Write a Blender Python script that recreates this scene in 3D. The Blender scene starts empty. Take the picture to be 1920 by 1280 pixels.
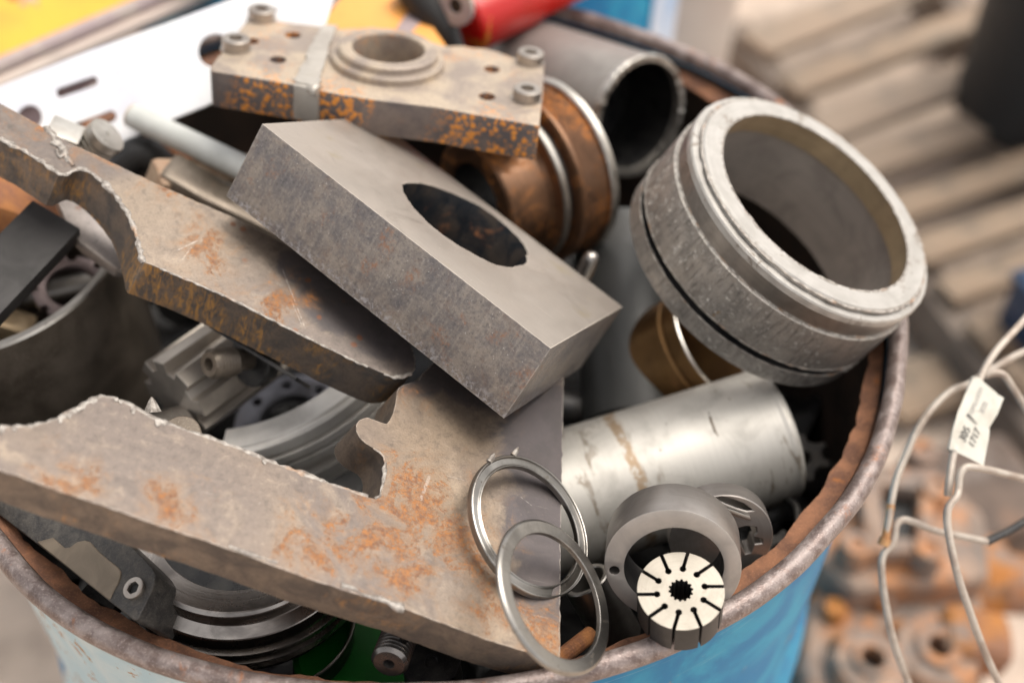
import bpy, bmesh, math, random
import numpy as np
from mathutils import Vector, Matrix, noise as mnoise

random.seed(7)
rng = np.random.default_rng(7)
SC = bpy.context.scene
COL = SC.collection

# ------------------------------------------------------------------ camera
F = 2200.0                                   # focal length in photo pixels (photo 1920 wide)
PITCH, ROLL = math.radians(47.5), math.radians(1.3)
_c, _s = math.cos(PITCH), math.sin(PITCH)
FW = np.array([0, _c, -_s]); _up = np.array([0, _s, _c]); _rt = np.array([1.0, 0, 0])
RT = math.cos(ROLL) * _rt + math.sin(ROLL) * _up
UP = -math.sin(ROLL) * _rt + math.cos(ROLL) * _up
CAM = np.array([0.0575, -0.5247, 0.4977])    # the drum's rim circle is centred on the origin
GROUND = -0.88

cd = bpy.data.cameras.new('camera')
cam = bpy.data.objects.new('camera', cd); COL.objects.link(cam)
cam.matrix_world = Matrix(((RT[0], UP[0], -FW[0], CAM[0]), (RT[1], UP[1], -FW[1], CAM[1]),
                           (RT[2], UP[2], -FW[2], CAM[2]), (0, 0, 0, 1)))
cd.sensor_width = 36.0; cd.lens = F / 1920 * 36.0
cd.clip_start = 0.02; cd.clip_end = 500
cd.dof.use_dof = True; cd.dof.focus_distance = 0.568; cd.dof.aperture_fstop = 3.2
SC.camera = cam

# ------------------------------------------------------------------ world, sun, exposure
SUN_EL, SUN_AZ = math.radians(66), math.radians(30)     # azimuth from +X towards +Y
w = bpy.data.worlds.new('World'); SC.world = w; w.use_nodes = True
nt = w.node_tree; nt.nodes.clear()
sky = nt.nodes.new('ShaderNodeTexSky'); sky.sky_type = 'NISHITA'; sky.sun_disc = False
sky.sun_elevation = SUN_EL; sky.sun_rotation = math.pi / 2 - SUN_AZ
sky.air_density = 1.0; sky.dust_density = 3.0; sky.ozone_density = 1.0
hs = nt.nodes.new('ShaderNodeHueSaturation'); hs.inputs['Saturation'].default_value = 0.22
tint = nt.nodes.new('ShaderNodeMix'); tint.data_type = 'RGBA'; tint.blend_type = 'MULTIPLY'
tint.inputs[0].default_value = 1.0; tint.inputs[7].default_value = (1.0, 0.955, 0.90, 1)
bg = nt.nodes.new('ShaderNodeBackground'); bg.inputs['Strength'].default_value = 0.15
wo = nt.nodes.new('ShaderNodeOutputWorld')
nt.links.new(sky.outputs[0], hs.inputs['Color']); nt.links.new(hs.outputs[0], tint.inputs[6])
nt.links.new(tint.outputs[2], bg.inputs['Color']); nt.links.new(bg.outputs[0], wo.inputs[0])
sd = bpy.data.lights.new('sun', 'SUN'); sd.energy = 1.2; sd.angle = math.radians(38); sd.color = (1, 0.95, 0.87)
sun = bpy.data.objects.new('sun', sd); COL.objects.link(sun)
_d = Vector((math.cos(SUN_EL) * math.cos(SUN_AZ), math.cos(SUN_EL) * math.sin(SUN_AZ), math.sin(SUN_EL)))
sun.rotation_euler = _d.to_track_quat('Z', 'Y').to_euler(); sun.location = _d * 5
vs = SC.view_settings; vs.view_transform = 'Standard'; vs.look = 'None'; vs.gamma = 1
vs.exposure = 0.82; vs.use_curve_mapping = False
SC.cycles.use_denoising = True
SC.cycles.max_bounces = 8

# ------------------------------------------------------------------ geometry helpers
def ray(x, y): return ((x - 960) * RT - (y - 640) * UP) / F + FW
def at(x, y, d): return CAM + d * ray(x, y)
def ath(x, y, h):
    r = ray(x, y); return CAM + r * ((h - CAM[2]) / r[2])
def unit(*v):
    v = np.array(v[0] if len(v) == 1 else v, float); return v / np.linalg.norm(v)
def ndir(x, y, cosv, deg):
    """direction making cos=cosv with the line of sight at (x,y), leaning to image direction deg"""
    v = -unit(ray(x, y)); r = unit(RT - (RT @ v) * v); u = np.cross(v, r)
    if u @ UP < 0: u = -u
    a = math.radians(deg); s = math.sqrt(max(0, 1 - cosv * cosv))
    return cosv * v + s * (math.cos(a) * r + math.sin(a) * u)

class Fr:
    """a rigid frame: origin o, axes x,y,n"""
    def __init__(self, o, n, xh=None):
        self.o = np.array(o, float); self.n = unit(n)
        h = RT if xh is None else np.array(xh, float)
        self.x = unit(h - (h @ self.n) * self.n); self.y = np.cross(self.n, self.x)
    def px(self, x, y, z=0.0):
        r = ray(x, y); o = self.o + z * self.n
        P = CAM + r * (((o - CAM) @ self.n) / (r @ self.n)) - self.o
        return (float(P @ self.x), float(P @ self.y))
    def loc(self, P):
        P = np.array(P) - self.o; return np.array([P @ self.x, P @ self.y, P @ self.n])
    def vec(self, V): return np.array([V @ self.x, V @ self.y, V @ self.n])
    def wld(self, l): return self.o + l[0] * self.x + l[1] * self.y + l[2] * self.n
    def M(self):
        x, y, n, o = self.x, self.y, self.n, self.o
        return Matrix(((x[0], y[0], n[0], o[0]), (x[1], y[1], n[1], o[1]), (x[2], y[2], n[2], o[2]), (0, 0, 0, 1)))

def tag(o, label=None, cat=None, group=None, kind=None):
    if label: o['label'] = label
    if cat: o['category'] = cat
    if group: o['group'] = group
    if kind: o['kind'] = kind
    return o
def empty(name, fr, label, cat, group=None):
    o = bpy.data.objects.new(name, None); COL.objects.link(o); o.empty_display_size = 0.01
    o.matrix_world = fr.M() if isinstance(fr, Fr) else fr
    return tag(o, label, cat, group)
def link(name, bm, mats, parent=None, fr=None, ang=18, tri=None, label=None, fixn=True):
    """one mesh object; fr places a top-level mesh, parts live in their parent's frame"""
    if fixn: bmesh.ops.recalc_face_normals(bm, faces=bm.faces[:])
    a = math.radians(ang)
    for e in bm.edges:
        e.smooth = not (len(e.link_faces) != 2 or e.calc_face_angle(0) > a)
    for f in bm.faces: f.smooth = True
    me = bpy.data.meshes.new(name); bm.to_mesh(me); bm.free()
    for m in (mats if isinstance(mats, (list, tuple)) else [mats]): me.materials.append(m)
    o = bpy.data.objects.new(name, me); COL.objects.link(o)
    if parent: o.parent = parent
    if fr is not None: o.matrix_world = fr.M() if isinstance(fr, Fr) else fr
    if label: o['label'] = label
    return o
def B(): return bmesh.new()

def prism(bm, outline, z1, z0, holes=(), shift=(0, 0), bev=0.0, bang=40, seg=2, sidemat=None):
    """outline at z=z1 pushed to z=z0 (moved by shift): a plate with through holes"""
    loops = [list(outline)] + [list(h) for h in holes]
    tops, bots = [], []
    et, eb = [], []
    faces = []
    for lp in loops:
        t = [bm.verts.new((p[0], p[1], z1)) for p in lp]
        b = [bm.verts.new((p[0] + shift[0], p[1] + shift[1], z0)) for p in lp]
        n = len(lp)
        for i in range(n):
            j = (i + 1) % n
            faces.append(bm.faces.new((t[i], t[j], b[j], b[i])))
            et.append(bm.edges.get((t[i], t[j]))); eb.append(bm.edges.get((b[i], b[j])))
    if sidemat is not None:
        for f in faces: f.material_index = sidemat
    bmesh.ops.triangle_fill(bm, use_beauty=True, use_dissolve=False, edges=et)
    bmesh.ops.triangle_fill(bm, use_beauty=True, use_dissolve=False, edges=eb)
    bmesh.ops.recalc_face_normals(bm, faces=bm.faces[:])
    if bev > 0: bevel(bm, bev, bang, seg)
    return bm
def bevel(bm, off, bang=40, seg=2):
    a = math.radians(bang)
    es = [e for e in bm.edges if len(e.link_faces) == 2 and e.calc_face_angle(0) > a]
    bmesh.ops.bevel(bm, geom=es, offset=off, segments=seg, profile=0.6, affect='EDGES', clamp_overlap=True)
def box(bm, c, d, bev=0.0, seg=2, rot=None):
    g = B()
    bmesh.ops.create_cube(g, size=1.0)
    for v in g.verts: v.co = Vector((v.co.x * d[0], v.co.y * d[1], v.co.z * d[2]))
    if bev: bevel(g, bev, 40, seg)
    if rot is not None: bmesh.ops.transform(g, matrix=rot.to_4x4(), verts=g.verts)
    for v in g.verts: v.co += Vector(c)
    merge(bm, g); return bm
def merge(bm, g, M=None, mi=None):
    if M is not None: bmesh.ops.transform(g, matrix=M, verts=g.verts)
    if mi is not None:
        for f in g.faces: f.material_index = mi
    me = bpy.data.meshes.new('t'); g.to_mesh(me); g.free(); bm.from_mesh(me); bpy.data.meshes.remove(me)
def lathe(bm, prof, segs=96, ring=False, a0=0.0, a1=2 * math.pi, jit=None, fine=True):
    """profile of (r,z) turned about local Z; ring=True closes the profile on itself"""
    full = abs(a1 - a0 - 2 * math.pi) < 1e-6
    n = segs if full else segs + 1
    rows = []
    for i in range(n):
        a = a0 + (a1 - a0) * i / segs
        row = []
        for k, (r, z) in enumerate(prof):
            rr, zz = r, z
            if jit: rr, zz = jit(a, r, z, k)
            row.append(bm.verts.new((rr * math.cos(a), rr * math.sin(a), zz)))
        rows.append(row)
    m = len(prof)
    for i in range(segs):
        r0, r1 = rows[i], rows[(i + 1) % n]
        for k in range(m if ring else m - 1):
            k2 = (k + 1) % m
            bm.faces.new((r0[k], r1[k], r1[k2], r0[k2]))
    if not full and ring:
        bm.faces.new(rows[0]); bm.faces.new(rows[-1])
    bmesh.ops.remove_doubles(bm, verts=bm.verts[:], dist=1e-7)
    return bm
def chamf(prof, c=0.0006):
    """cut every corner of a closed profile a little so that edges catch light"""
    out = []; n = len(prof)
    for i in range(n):
        p = np.array(prof[i]); a = np.array(prof[i - 1]); b = np.array(prof[(i + 1) % n])
        la, lb = np.linalg.norm(a - p), np.linalg.norm(b - p)
        ca, cb = min(c, la * 0.4), min(c, lb * 0.4)
        out.append(tuple(p + (a - p) / la * ca)); out.append(tuple(p + (b - p) / lb * cb))
    return out
def ringbm(ro, ri, z0, z1, c=0.0006, segs=96, extra=None):
    return lathe(B(), chamf([(ri, z1), (ro, z1), (ro, z0), (ri, z0)], c), segs, ring=True)
def solid(prof, segs=64, c=0.0005):
    """solid of revolution: profile from top centre round to bottom centre"""
    p = [prof[0]]
    for i in range(1, len(prof) - 1):
        q = np.array(prof[i]); a = np.array(prof[i - 1]); b = np.array(prof[i + 1])
        la, lb = np.linalg.norm(a - q), np.linalg.norm(b - q)
        p.append(tuple(q + (a - q) / la * min(c, la * .4))); p.append(tuple(q + (b - q) / lb * min(c, lb * .4)))
    p.append(prof[-1])
    p = [(max(r, 0.0), z) for r, z in p]
    return lathe(B(), p, segs)
def circ(cx, cy, r, n=32, ry=None, a0=0.0, rot=0.0):
    ry = r if ry is None else ry
    out = []
    for i in range(n):
        a = a0 + 2 * math.pi * i / n; u, v = r * math.cos(a), ry * math.sin(a)
        out.append((cx + u * math.cos(rot) - v * math.sin(rot), cy + u * math.sin(rot) + v * math.cos(rot)))
    return out
def slot(p, q, r, n=10):
    a = math.atan2(q[1] - p[1], q[0] - p[0]); out = []
    for c, s in ((q, -math.pi / 2), (p, math.pi / 2)):
        for i in range(n + 1):
            t = a + s + math.pi * i / n; out.append((c[0] + r * math.cos(t), c[1] + r * math.sin(t)))
    return out
def cr(pts, n=8, closed=False):
    """Catmull-Rom through points"""
    P = [np.array(p, float) for p in pts]; N = len(P); out = []
    for i in range(N if closed else N - 1):
        p1, p2 = P[i], P[(i + 1) % N]
        p0 = P[i - 1] if (i > 0 or closed) else 2 * p1 - p2
        p3 = P[(i + 2) % N] if (i + 2 < N or closed) else 2 * p2 - p1
        for k in range(n):
            t = k / n
            out.append(0.5 * ((2 * p1) + (p2 - p0) * t + (2 * p0 - 5 * p1 + 4 * p2 - p3) * t * t + (3 * p1 - p0 - 3 * p2 + p3) * t ** 3))
    if not closed: out.append(P[-1])
    return out
def tube(bm, pts, rad, segs=12, cap=True, squash=1.0):
    P = [np.array(p, float) for p in pts]; N = len(P)
    T = [unit(P[min(i + 1, N - 1)] - P[max(i - 1, 0)]) for i in range(N)]
    h = np.array([0, 0, 1.0]) if abs(T[0][2]) < 0.9 else np.array([1.0, 0, 0])
    rows = []
    for i in range(N):
        h = unit(h - (h @ T[i]) * T[i]); b = np.cross(T[i], h)
        r = rad[i] if hasattr(rad, '__len__') else rad
        rows.append([bm.verts.new(P[i] + r * (squash * math.cos(a) * h + math.sin(a) * b)) for a in
                     [2 * math.pi * k / segs for k in range(segs)]])
    for i in range(N - 1):
        for k in range(segs):
            k2 = (k + 1) % segs
            bm.faces.new((rows[i][k], rows[i][k2], rows[i + 1][k2], rows[i + 1][k]))
    if cap:
        bm.faces.new(rows[0]); bm.faces.new(rows[-1])
    return bm
def wob(bm, amp, sc, seed=0.0):
    """dent and roughen a mesh a little"""
    for v in bm.verts:
        p = v.co * sc + Vector((seed, seed * 1.7, -seed))
        v.co += amp * mnoise.noise_vector(p)
def resample(pts, step, closed=False):
    P = [np.array(p, float) for p in pts]
    if closed: P.append(P[0])
    out = []
    for a, b in zip(P[:-1], P[1:]):
        n = max(1, int(np.linalg.norm(b - a) / step))
        for k in range(n): out.append(a + (b - a) * k / n)
    if not closed: out.append(P[-1])
    return out
def ragged(pts, step, amp, seed, closed=False, sc=500):
    """torch-cut edge: resample and wobble"""
    out = []
    for p in resample(pts, step, closed):
        q = Vector((p[0] * sc, p[1] * sc, seed))
        out.append((p[0] + amp * mnoise.noise(q), p[1] + amp * mnoise.noise(q + Vector((31, 7, 3)))))
    return out
def bead(bm, pts, r0, seed, squash=0.6, segs=7, step=0.0012, z=0.0):
    """lumpy line of slag along an edge"""
    P = resample([np.array((p[0], p[1], z)) for p in pts], step)
    rad, Q = [], []
    for i, p in enumerate(P):
        v = Vector((i * 0.37, seed, 0)); v2 = Vector((i * 0.11, seed + 9, 2))
        r = r0 * max(0.18, 0.75 + 0.75 * mnoise.noise(v2) + 0.55 * mnoise.noise(v))
        rad.append(r)
        j = Vector((i * 0.29, seed, 5))
        Q.append(p + r0 * 0.5 * np.array([mnoise.noise(j), mnoise.noise(j + Vector((3, 3, 3))), 0.25 * mnoise.noise(j * 1.3)]))
    tube(bm, Q, rad, segs, True, squash)
    return bm

# ------------------------------------------------------------------ material helpers
class N:
    def __init__(self, name):
        self.m = bpy.data.materials.new(name); self.m.use_nodes = True
        self.t = self.m.node_tree; self.t.nodes.clear()
        self.out = self.t.nodes.new('ShaderNodeOutputMaterial')
        self.p = self.t.nodes.new('ShaderNodeBsdfPrincipled')
        self.t.links.new(self.p.outputs[0], self.out.inputs[0])
        self.co = self.t.nodes.new('ShaderNodeTexCoord').outputs['Object']
    def set(self, inp, v):
        if isinstance(v, bpy.types.NodeSocket): self.t.links.new(v, inp)
        elif isinstance(v, tuple) and len(v) == 3 and inp.type == 'RGBA': inp.default_value = (*v, 1)
        else: inp.default_value = v
    def noise(self, sc, det=4, rough=0.55, vec=None, dist=0.0):
        n = self.t.nodes.new('ShaderNodeTexNoise'); self.set(n.inputs['Vector'], self.co if vec is None else vec)
        n.inputs['Scale'].default_value = sc; n.inputs['Detail'].default_value = det
        n.inputs['Roughness'].default_value = rough; n.inputs['Distortion'].default_value = dist
        return n.outputs['Fac']
    def voro(self, sc, vec=None, feat='F1', rnd=1.0):
        n = self.t.nodes.new('ShaderNodeTexVoronoi'); n.feature = feat
        self.set(n.inputs['Vector'], self.co if vec is None else vec)
        n.inputs['Scale'].default_value = sc; n.inputs['Randomness'].default_value = rnd
        return n.outputs['Distance']
    def ramp(self, f, lo, hi, a=0.0, b=1.0):
        n = self.t.nodes.new('ShaderNodeMapRange'); n.interpolation_type = 'SMOOTHSTEP'
        self.set(n.inputs[0], f); n.inputs[1].default_value = lo; n.inputs[2].default_value = hi
        n.inputs[3].default_value = a; n.inputs[4].default_value = b
        return n.outputs[0]
    def mix(self, f, a, b, mode='MIX'):
        n = self.t.nodes.new('ShaderNodeMix'); n.data_type = 'RGBA'; n.blend_type = mode
        self.set(n.inputs[0], f); self.set(n.inputs[6], a); self.set(n.inputs[7], b)
        return n.outputs[2]
    def math(self, op, a, b=0.0, c=0.0):
        n = self.t.nodes.new('ShaderNodeMath'); n.operation = op
        self.set(n.inputs[0], a); self.set(n.inputs[1], b)
        if op in ('MULTIPLY_ADD',): self.set(n.inputs[2], c)
        return n.outputs[0]
    def mul(self, a, b): return self.math('MULTIPLY', a, b)
    def add(self, a, b): return self.math('ADD', a, b)
    def mx(self, a, b): return self.math('MAXIMUM', a, b)
    def map(self, scale=(1, 1, 1), rot=(0, 0, 0), loc=(0, 0, 0), vec=None):
        n = self.t.nodes.new('ShaderNodeMapping'); self.set(n.inputs[0], self.co if vec is None else vec)
        n.inputs[1].default_value = loc; n.inputs[2].default_value = rot; n.inputs[3].default_value = scale
        return n.outputs[0]
    def cyl(self, kr, kz, ka):
        """(r*kr, angle*ka, z*kz) about the object's Z axis: turning marks"""
        s = self.t.nodes.new('ShaderNodeSeparateXYZ'); self.set(s.inputs[0], self.co)
        r = self.math('SQRT', self.add(self.mul(s.outputs[0], s.outputs[0]), self.mul(s.outputs[1], s.outputs[1])))
        a = self.math('ARCTAN2', s.outputs[1], s.outputs[0])
        c = self.t.nodes.new('ShaderNodeCombineXYZ')
        self.set(c.inputs[0], self.mul(r, kr)); self.set(c.inputs[1], self.mul(a, ka)); self.set(c.inputs[2], self.mul(s.outputs[2], kz))
        return c.outputs[0]
    def xyz(self):
        s = self.t.nodes.new('ShaderNodeSeparateXYZ'); self.set(s.inputs[0], self.co); return s.outputs
    def edge(self, rad, lo=0.03, hi=0.25):
        """worn arrises: where a rounded normal departs from the true one"""
        b = self.t.nodes.new('ShaderNodeBevel'); b.samples = 4; b.inputs[0].default_value = rad
        g = self.t.nodes.new('ShaderNodeNewGeometry')
        d = self.t.nodes.new('ShaderNodeVectorMath'); d.operation = 'DOT_PRODUCT'
        self.t.links.new(b.outputs[0], d.inputs[0]); self.t.links.new(g.outputs['Normal'], d.inputs[1])
        return self.ramp(self.math('SUBTRACT', 1.0, d.outputs['Value']), lo, hi)
    def bump(self, h, strength=0.3, dist=0.001):
        n = self.t.nodes.new('ShaderNodeBump'); n.inputs['Strength'].default_value = strength
        n.inputs['Distance'].default_value = dist; self.set(n.inputs['Height'], h)
        self.t.links.new(n.outputs[0], self.p.inputs['Normal']); return n
    def fin(self, col, rough, metal, spec=0.5):
        self.set(self.p.inputs['Base Color'], col); self.set(self.p.inputs['Roughness'], rough)
        self.set(self.p.inputs['Metallic'], metal); self.p.inputs['Specular IOR Level'].default_value = spec
        return self.m

def m_plate(name, a, b, c, rust=0.5, seed=0.0, metal=0.55, spots=(), scale=(), scratch=()):
    """hot rolled plate face: soft grey-brown scale, dust, local rust bloom, pits and scratches; spots = (x, y, radius) of rust patches"""
    n = N(name); off = n.map(loc=(seed, seed * 2, seed * 3))
    big = n.noise(9, 3, 0.5, off, 0.5); mid = n.noise(42, 5, 0.58, off, 0.6); fine = n.noise(1100, 3, 0.6, off)
    col = n.mix(n.ramp(big, 0.36, 0.64), a, b)
    col = n.mix(n.ramp(mid, 0.50, 0.74, 0, 0.55), col, c)
    col = n.mix(n.ramp(n.noise(24, 5, .62, n.map(loc=(seed + 7, 4, 2)), 1.0), .54, .70, 0, .45), col, tuple(x * .55 for x in b))
    gr = n.noise(420, 5, 0.75, off)
    gm = n.noise(170, 6, 0.78, off, .3)
    col = n.mix(n.ramp(gm, 0.50, 0.66, 0, 0.50), col, tuple(x * .55 for x in b)); col = n.mix(n.ramp(gm, 0.46, 0.34, 0, 0.30), col, c)
    col = n.mix(n.ramp(gr, 0.48, 0.72, 0, 0.30), col, tuple(x * .45 for x in b))
    col = n.mix(n.ramp(fine, 0.42, 0.75, 0, 0.35), col, (0.09, 0.078, 0.07))
    x, y, z = n.xyz(); wv = n.math('SUBTRACT', n.noise(46, 7, .72, off, .7), .5)
    def patch(sx, sy, sr, k, lo, hi):
        dx = n.math('SUBTRACT', x, sx); dy = n.math('SUBTRACT', y, sy)
        d = n.math('SQRT', n.add(n.mul(dx, dx), n.mul(dy, dy)))
        return n.ramp(n.add(d, n.mul(wv, sr * k)), sr * hi, sr * lo)
    # bare blue-grey mill scale, with shade near the block painted into the same patches
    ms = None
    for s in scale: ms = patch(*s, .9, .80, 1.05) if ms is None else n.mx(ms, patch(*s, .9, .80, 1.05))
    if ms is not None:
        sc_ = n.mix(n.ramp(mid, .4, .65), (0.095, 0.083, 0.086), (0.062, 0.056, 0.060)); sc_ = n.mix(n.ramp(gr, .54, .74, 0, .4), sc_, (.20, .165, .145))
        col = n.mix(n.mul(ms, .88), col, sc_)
    # rust: a broad brown bloom, broken up into orange and dark specks and wandering veins
    reg = n.ramp(n.noise(20, 5, 0.62, n.map(loc=(seed + 5, 2, 1)), .8), 0.70 - 0.10 * rust, 0.90 - 0.12 * rust)
    for s in spots: reg = n.mx(reg, n.mul(patch(*s, 6.5, .0, 1.5), .95))
    col = n.mix(n.mul(reg, .65), col, n.mix(mid, (0.30, 0.185, 0.10), (0.20, 0.115, 0.068)))
    f1_ = n.noise(640, 5, 0.75, off, .3); f2_ = n.noise(150, 6, 0.75, n.map(loc=(seed + 2, 6, 1)), .8)
    rm = n.ramp(n.add(n.mul(reg, .30), n.add(n.mul(f1_, .55), n.mul(f2_, .55))), .74, .90)
    rid = n.math('ABSOLUTE', n.math('SUBTRACT', n.noise(75, 6, 0.66, n.map(loc=(seed + 11, 0, 0)), 1.2), 0.5))
    ln = n.mul(n.ramp(rid, 0.030, 0.003), n.ramp(n.mx(reg, n.ramp(n.noise(14, 2, 0.5, n.map(loc=(seed, 9, 0))), .55, .75, 0, .55)), .25, .7))
    rm = n.mx(rm, n.mul(n.mul(ln, 0.8), n.ramp(n.noise(600, 4, .7, off), .38, .56)))
    rc = n.mix(n.ramp(n.noise(260, 5, 0.75, off), .40, .60), (0.38, 0.145, 0.03), (0.17, 0.07, 0.034))
    col = n.mix(n.mul(rm, 0.88), col, rc)
    dk = n.mul(n.ramp(n.noise(420, 4, .7, n.map(loc=(seed, 8, 8))), .60, .70), n.ramp(reg, .1, .6)); col = n.mix(n.mul(dk, .6), col, (.08, .05, .035))
    sp = n.mul(n.ramp(n.add(n.voro(80, n.map(loc=(seed, 3, 0))), n.mul(n.noise(300, 3), .14)), 0.26, 0.17), n.ramp(n.noise(11, 2, .5, n.map(loc=(seed, 1, 7))), 0.53, 0.60))
    col = n.mix(n.mul(sp, 0.75), col, n.mix(gr, (0.13, 0.05, 0.03), (0.30, .12, .05)))
    sq = n.ramp(n.noise(210, 6, .75, n.map(loc=(2, seed, 5))), 0.70, 0.74)
    col = n.mix(n.mul(sq, .8), col, (0.55, 0.51, 0.46))
    for rz, ky in ((0.9 + seed, 1500), (-0.4 + seed, 900)):
        sv = n.map(scale=(26, ky, 26), rot=(0, 0, rz))
        sc = n.mul(n.ramp(n.noise(1.0, 2, 0.5, sv), 0.70, 0.77), n.ramp(n.noise(18, 2, .5, n.map(loc=(4, seed + rz, 5))), 0.54, 0.62))
        col = n.mix(n.mul(sc, 0.5), col, (0.52, 0.48, 0.44))
    for (ax, ay), (bx_, by_), wd in scratch:          # long handling scratches from a to b
        L = math.hypot(bx_ - ax, by_ - ay); ux, uy = (bx_ - ax) / L, (by_ - ay) / L
        dx = n.math('SUBTRACT', x, ax); dy = n.math('SUBTRACT', y, ay)
        t_ = n.add(n.mul(dx, ux), n.mul(dy, uy)); s_ = n.math('ABSOLUTE', n.add(n.add(n.mul(dx, -uy), n.mul(dy, ux)), n.mul(wv, .0012)))
        m_ = n.mul(n.ramp(s_, wd, wd * .3), n.mul(n.ramp(t_, 0, L * .1), n.ramp(t_, L, L * .9)))
        col = n.mix(n.mul(n.mul(m_, .42), n.ramp(gr, .40, .56)), col, (.58, .53, .48))
    e = n.mul(n.edge(0.0014), n.ramp(n.noise(220, 3), 0.38, 0.54))
    col = n.mix(n.mul(e, 0.85), col, (0.58, 0.52, 0.45))
    n.bump(n.add(n.mul(fine, 0.3), n.add(n.mul(gr, 0.4), n.add(n.mul(mid, .3), n.mul(rm, 0.7)))), 0.30, 0.0006)
    rough = n.math('MULTIPLY_ADD', rm, 0.30, n.ramp(mid, 0.3, 0.7, 0.34, 0.46))
    return n.fin(col, rough, n.math('MULTIPLY_ADD', rm, -metal, metal))

def m_cut(name, a, b, rustc, amount=0.5, seed=0.0):
    """flame-cut flank: drag lines, dark scale and ochre rust"""
    n = N(name); off = n.map(loc=(seed, seed, seed))
    st = n.noise(1.0, 4, 0.6, n.map(scale=(160, 160, 30), loc=(seed, 0, 0)), 0.5)
    mid = n.noise(60, 6, 0.65, off, 0.6); fine = n.noise(700, 3, .6, off)
    col = n.mix(n.ramp(mid, 0.35, 0.65), a, b)
    col = n.mix(n.ramp(fine, 0.4, 0.8, 0, 0.4), col, (0.05, 0.043, 0.038))
    rm = n.mul(n.ramp(n.noise(26, 5, 0.65, n.map(loc=(seed + 3, 1, 0)), 0.8), 0.62 - 0.2 * amount, 0.75 - 0.16 * amount),
               n.ramp(n.noise(1.0, 5, 0.7, n.map(scale=(420, 420, 110), loc=(seed, 0, 0)), 0.6), 0.40, 0.66))
    col = n.mix(n.mul(rm, 0.85), col, rustc)
    e = n.mul(n.edge(0.0010), n.ramp(n.noise(260, 3), 0.40, 0.55))
    col = n.mix(n.mul(e, 0.6), col, (0.42, 0.37, 0.32))
    n.bump(n.add(n.mul(st, 0.7), n.mul(fine, 0.3)), 0.35, 0.0006)
    return n.fin(col, n.ramp(mid, .3, .7, .42, .62), n.math('MULTIPLY_ADD', rm, -0.35, 0.4))

def m_turned(name, col, dark, rough=0.25, lines=1800, spots=0.0, spotc=(0.1, 0.08, 0.06), rust=0.0, rustc=(0.42, 0.16, 0.05), metal=1.0, bump=0.12, edge=0.0):
    """turned steel: fine rings round the axis, smudges and stains"""
    n = N(name)
    tv = n.cyl(lines, lines, 1.2)
    ln = n.noise(1.0, 3, 0.6, tv); band = n.noise(0.08, 3, 0.6, tv); smu = n.noise(45, 5, .6, None, .5)
    c = n.mix(n.ramp(smu, 0.40, 0.68, 0, 0.75), col, dark)
    c = n.mix(n.ramp(band, 0.35, 0.7, 0, 0.35), c, dark)
    c = n.mix(n.ramp(ln, 0.3, 0.75, 0, 0.25), c, tuple(x * 0.55 for x in col))
    r = n.math('MULTIPLY_ADD', smu, 0.22, rough - 0.08)
    mt = metal
    if spots:
        s = n.mul(n.ramp(n.noise(110, 5, .65, None, .8), 0.66 - 0.12 * spots, 0.70 - 0.10 * spots), n.ramp(n.noise(24, 3), 0.46, 0.58))
        c = n.mix(n.mul(s, 0.8), c, spotc); r = n.math('MULTIPLY_ADD', s, 0.3, r)
    if rust:
        s = n.mul(n.ramp(n.noise(30, 6, .7, n.map(loc=(3, 1, 2)), 1.0), 0.64 - 0.2 * rust, 0.74 - 0.16 * rust), n.ramp(n.noise(300, 4, .7), .40, .6))
        c = n.mix(n.mul(s, 0.85), c, n.mix(n.noise(200, 3), rustc, tuple(q * .5 for q in rustc)))
        r = n.math('MULTIPLY_ADD', s, 0.4, r); mt = n.math('MULTIPLY_ADD', s, -metal, metal)
    if edge:
        e = n.mul(n.edge(edge), n.ramp(n.noise(300, 3), .36, .52)); c = n.mix(n.mul(e, .7), c, (0.78, 0.74, 0.68))
    n.bump(n.add(ln, n.mul(smu, 0.3)), bump, 0.0003)
    return n.fin(c, r, mt)

def m_dark(name, col=(0.03, 0.03, 0.032), col2=(0.07, 0.065, 0.06), rough=0.45, metal=0.6, rust=0.0, sc=80, bump=0.25):
    n = N(name); a = n.noise(sc, 5, .62, None, .5); f = n.noise(900, 3)
    c = n.mix(n.ramp(a, .36, .68), col, col2)
    c = n.mix(n.ramp(f, .5, .8, 0, .3), c, tuple(min(1, x * 2.4) for x in col2))
    r = n.ramp(a, .3, .7, rough - .1, rough + .15); mt = metal
    if rust:
        s = n.mul(n.ramp(n.noise(36, 6, .68, n.map(loc=(1, 4, 2)), .8), .66 - .22 * rust, .76 - .18 * rust), n.ramp(n.noise(240, 4, .7), .36, .6))
        c = n.mix(n.mul(s, .9), c, n.mix(n.noise(180, 4), (0.46, 0.17, 0.045), (0.20, 0.08, 0.04)))
        r = n.math('MULTIPLY_ADD', s, .3, r); mt = n.math('MULTIPLY_ADD', s, -metal, metal)
    n.bump(n.add(n.mul(f, .5), a), bump, 0.0006)
    return n.fin(c, r, mt)

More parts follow.
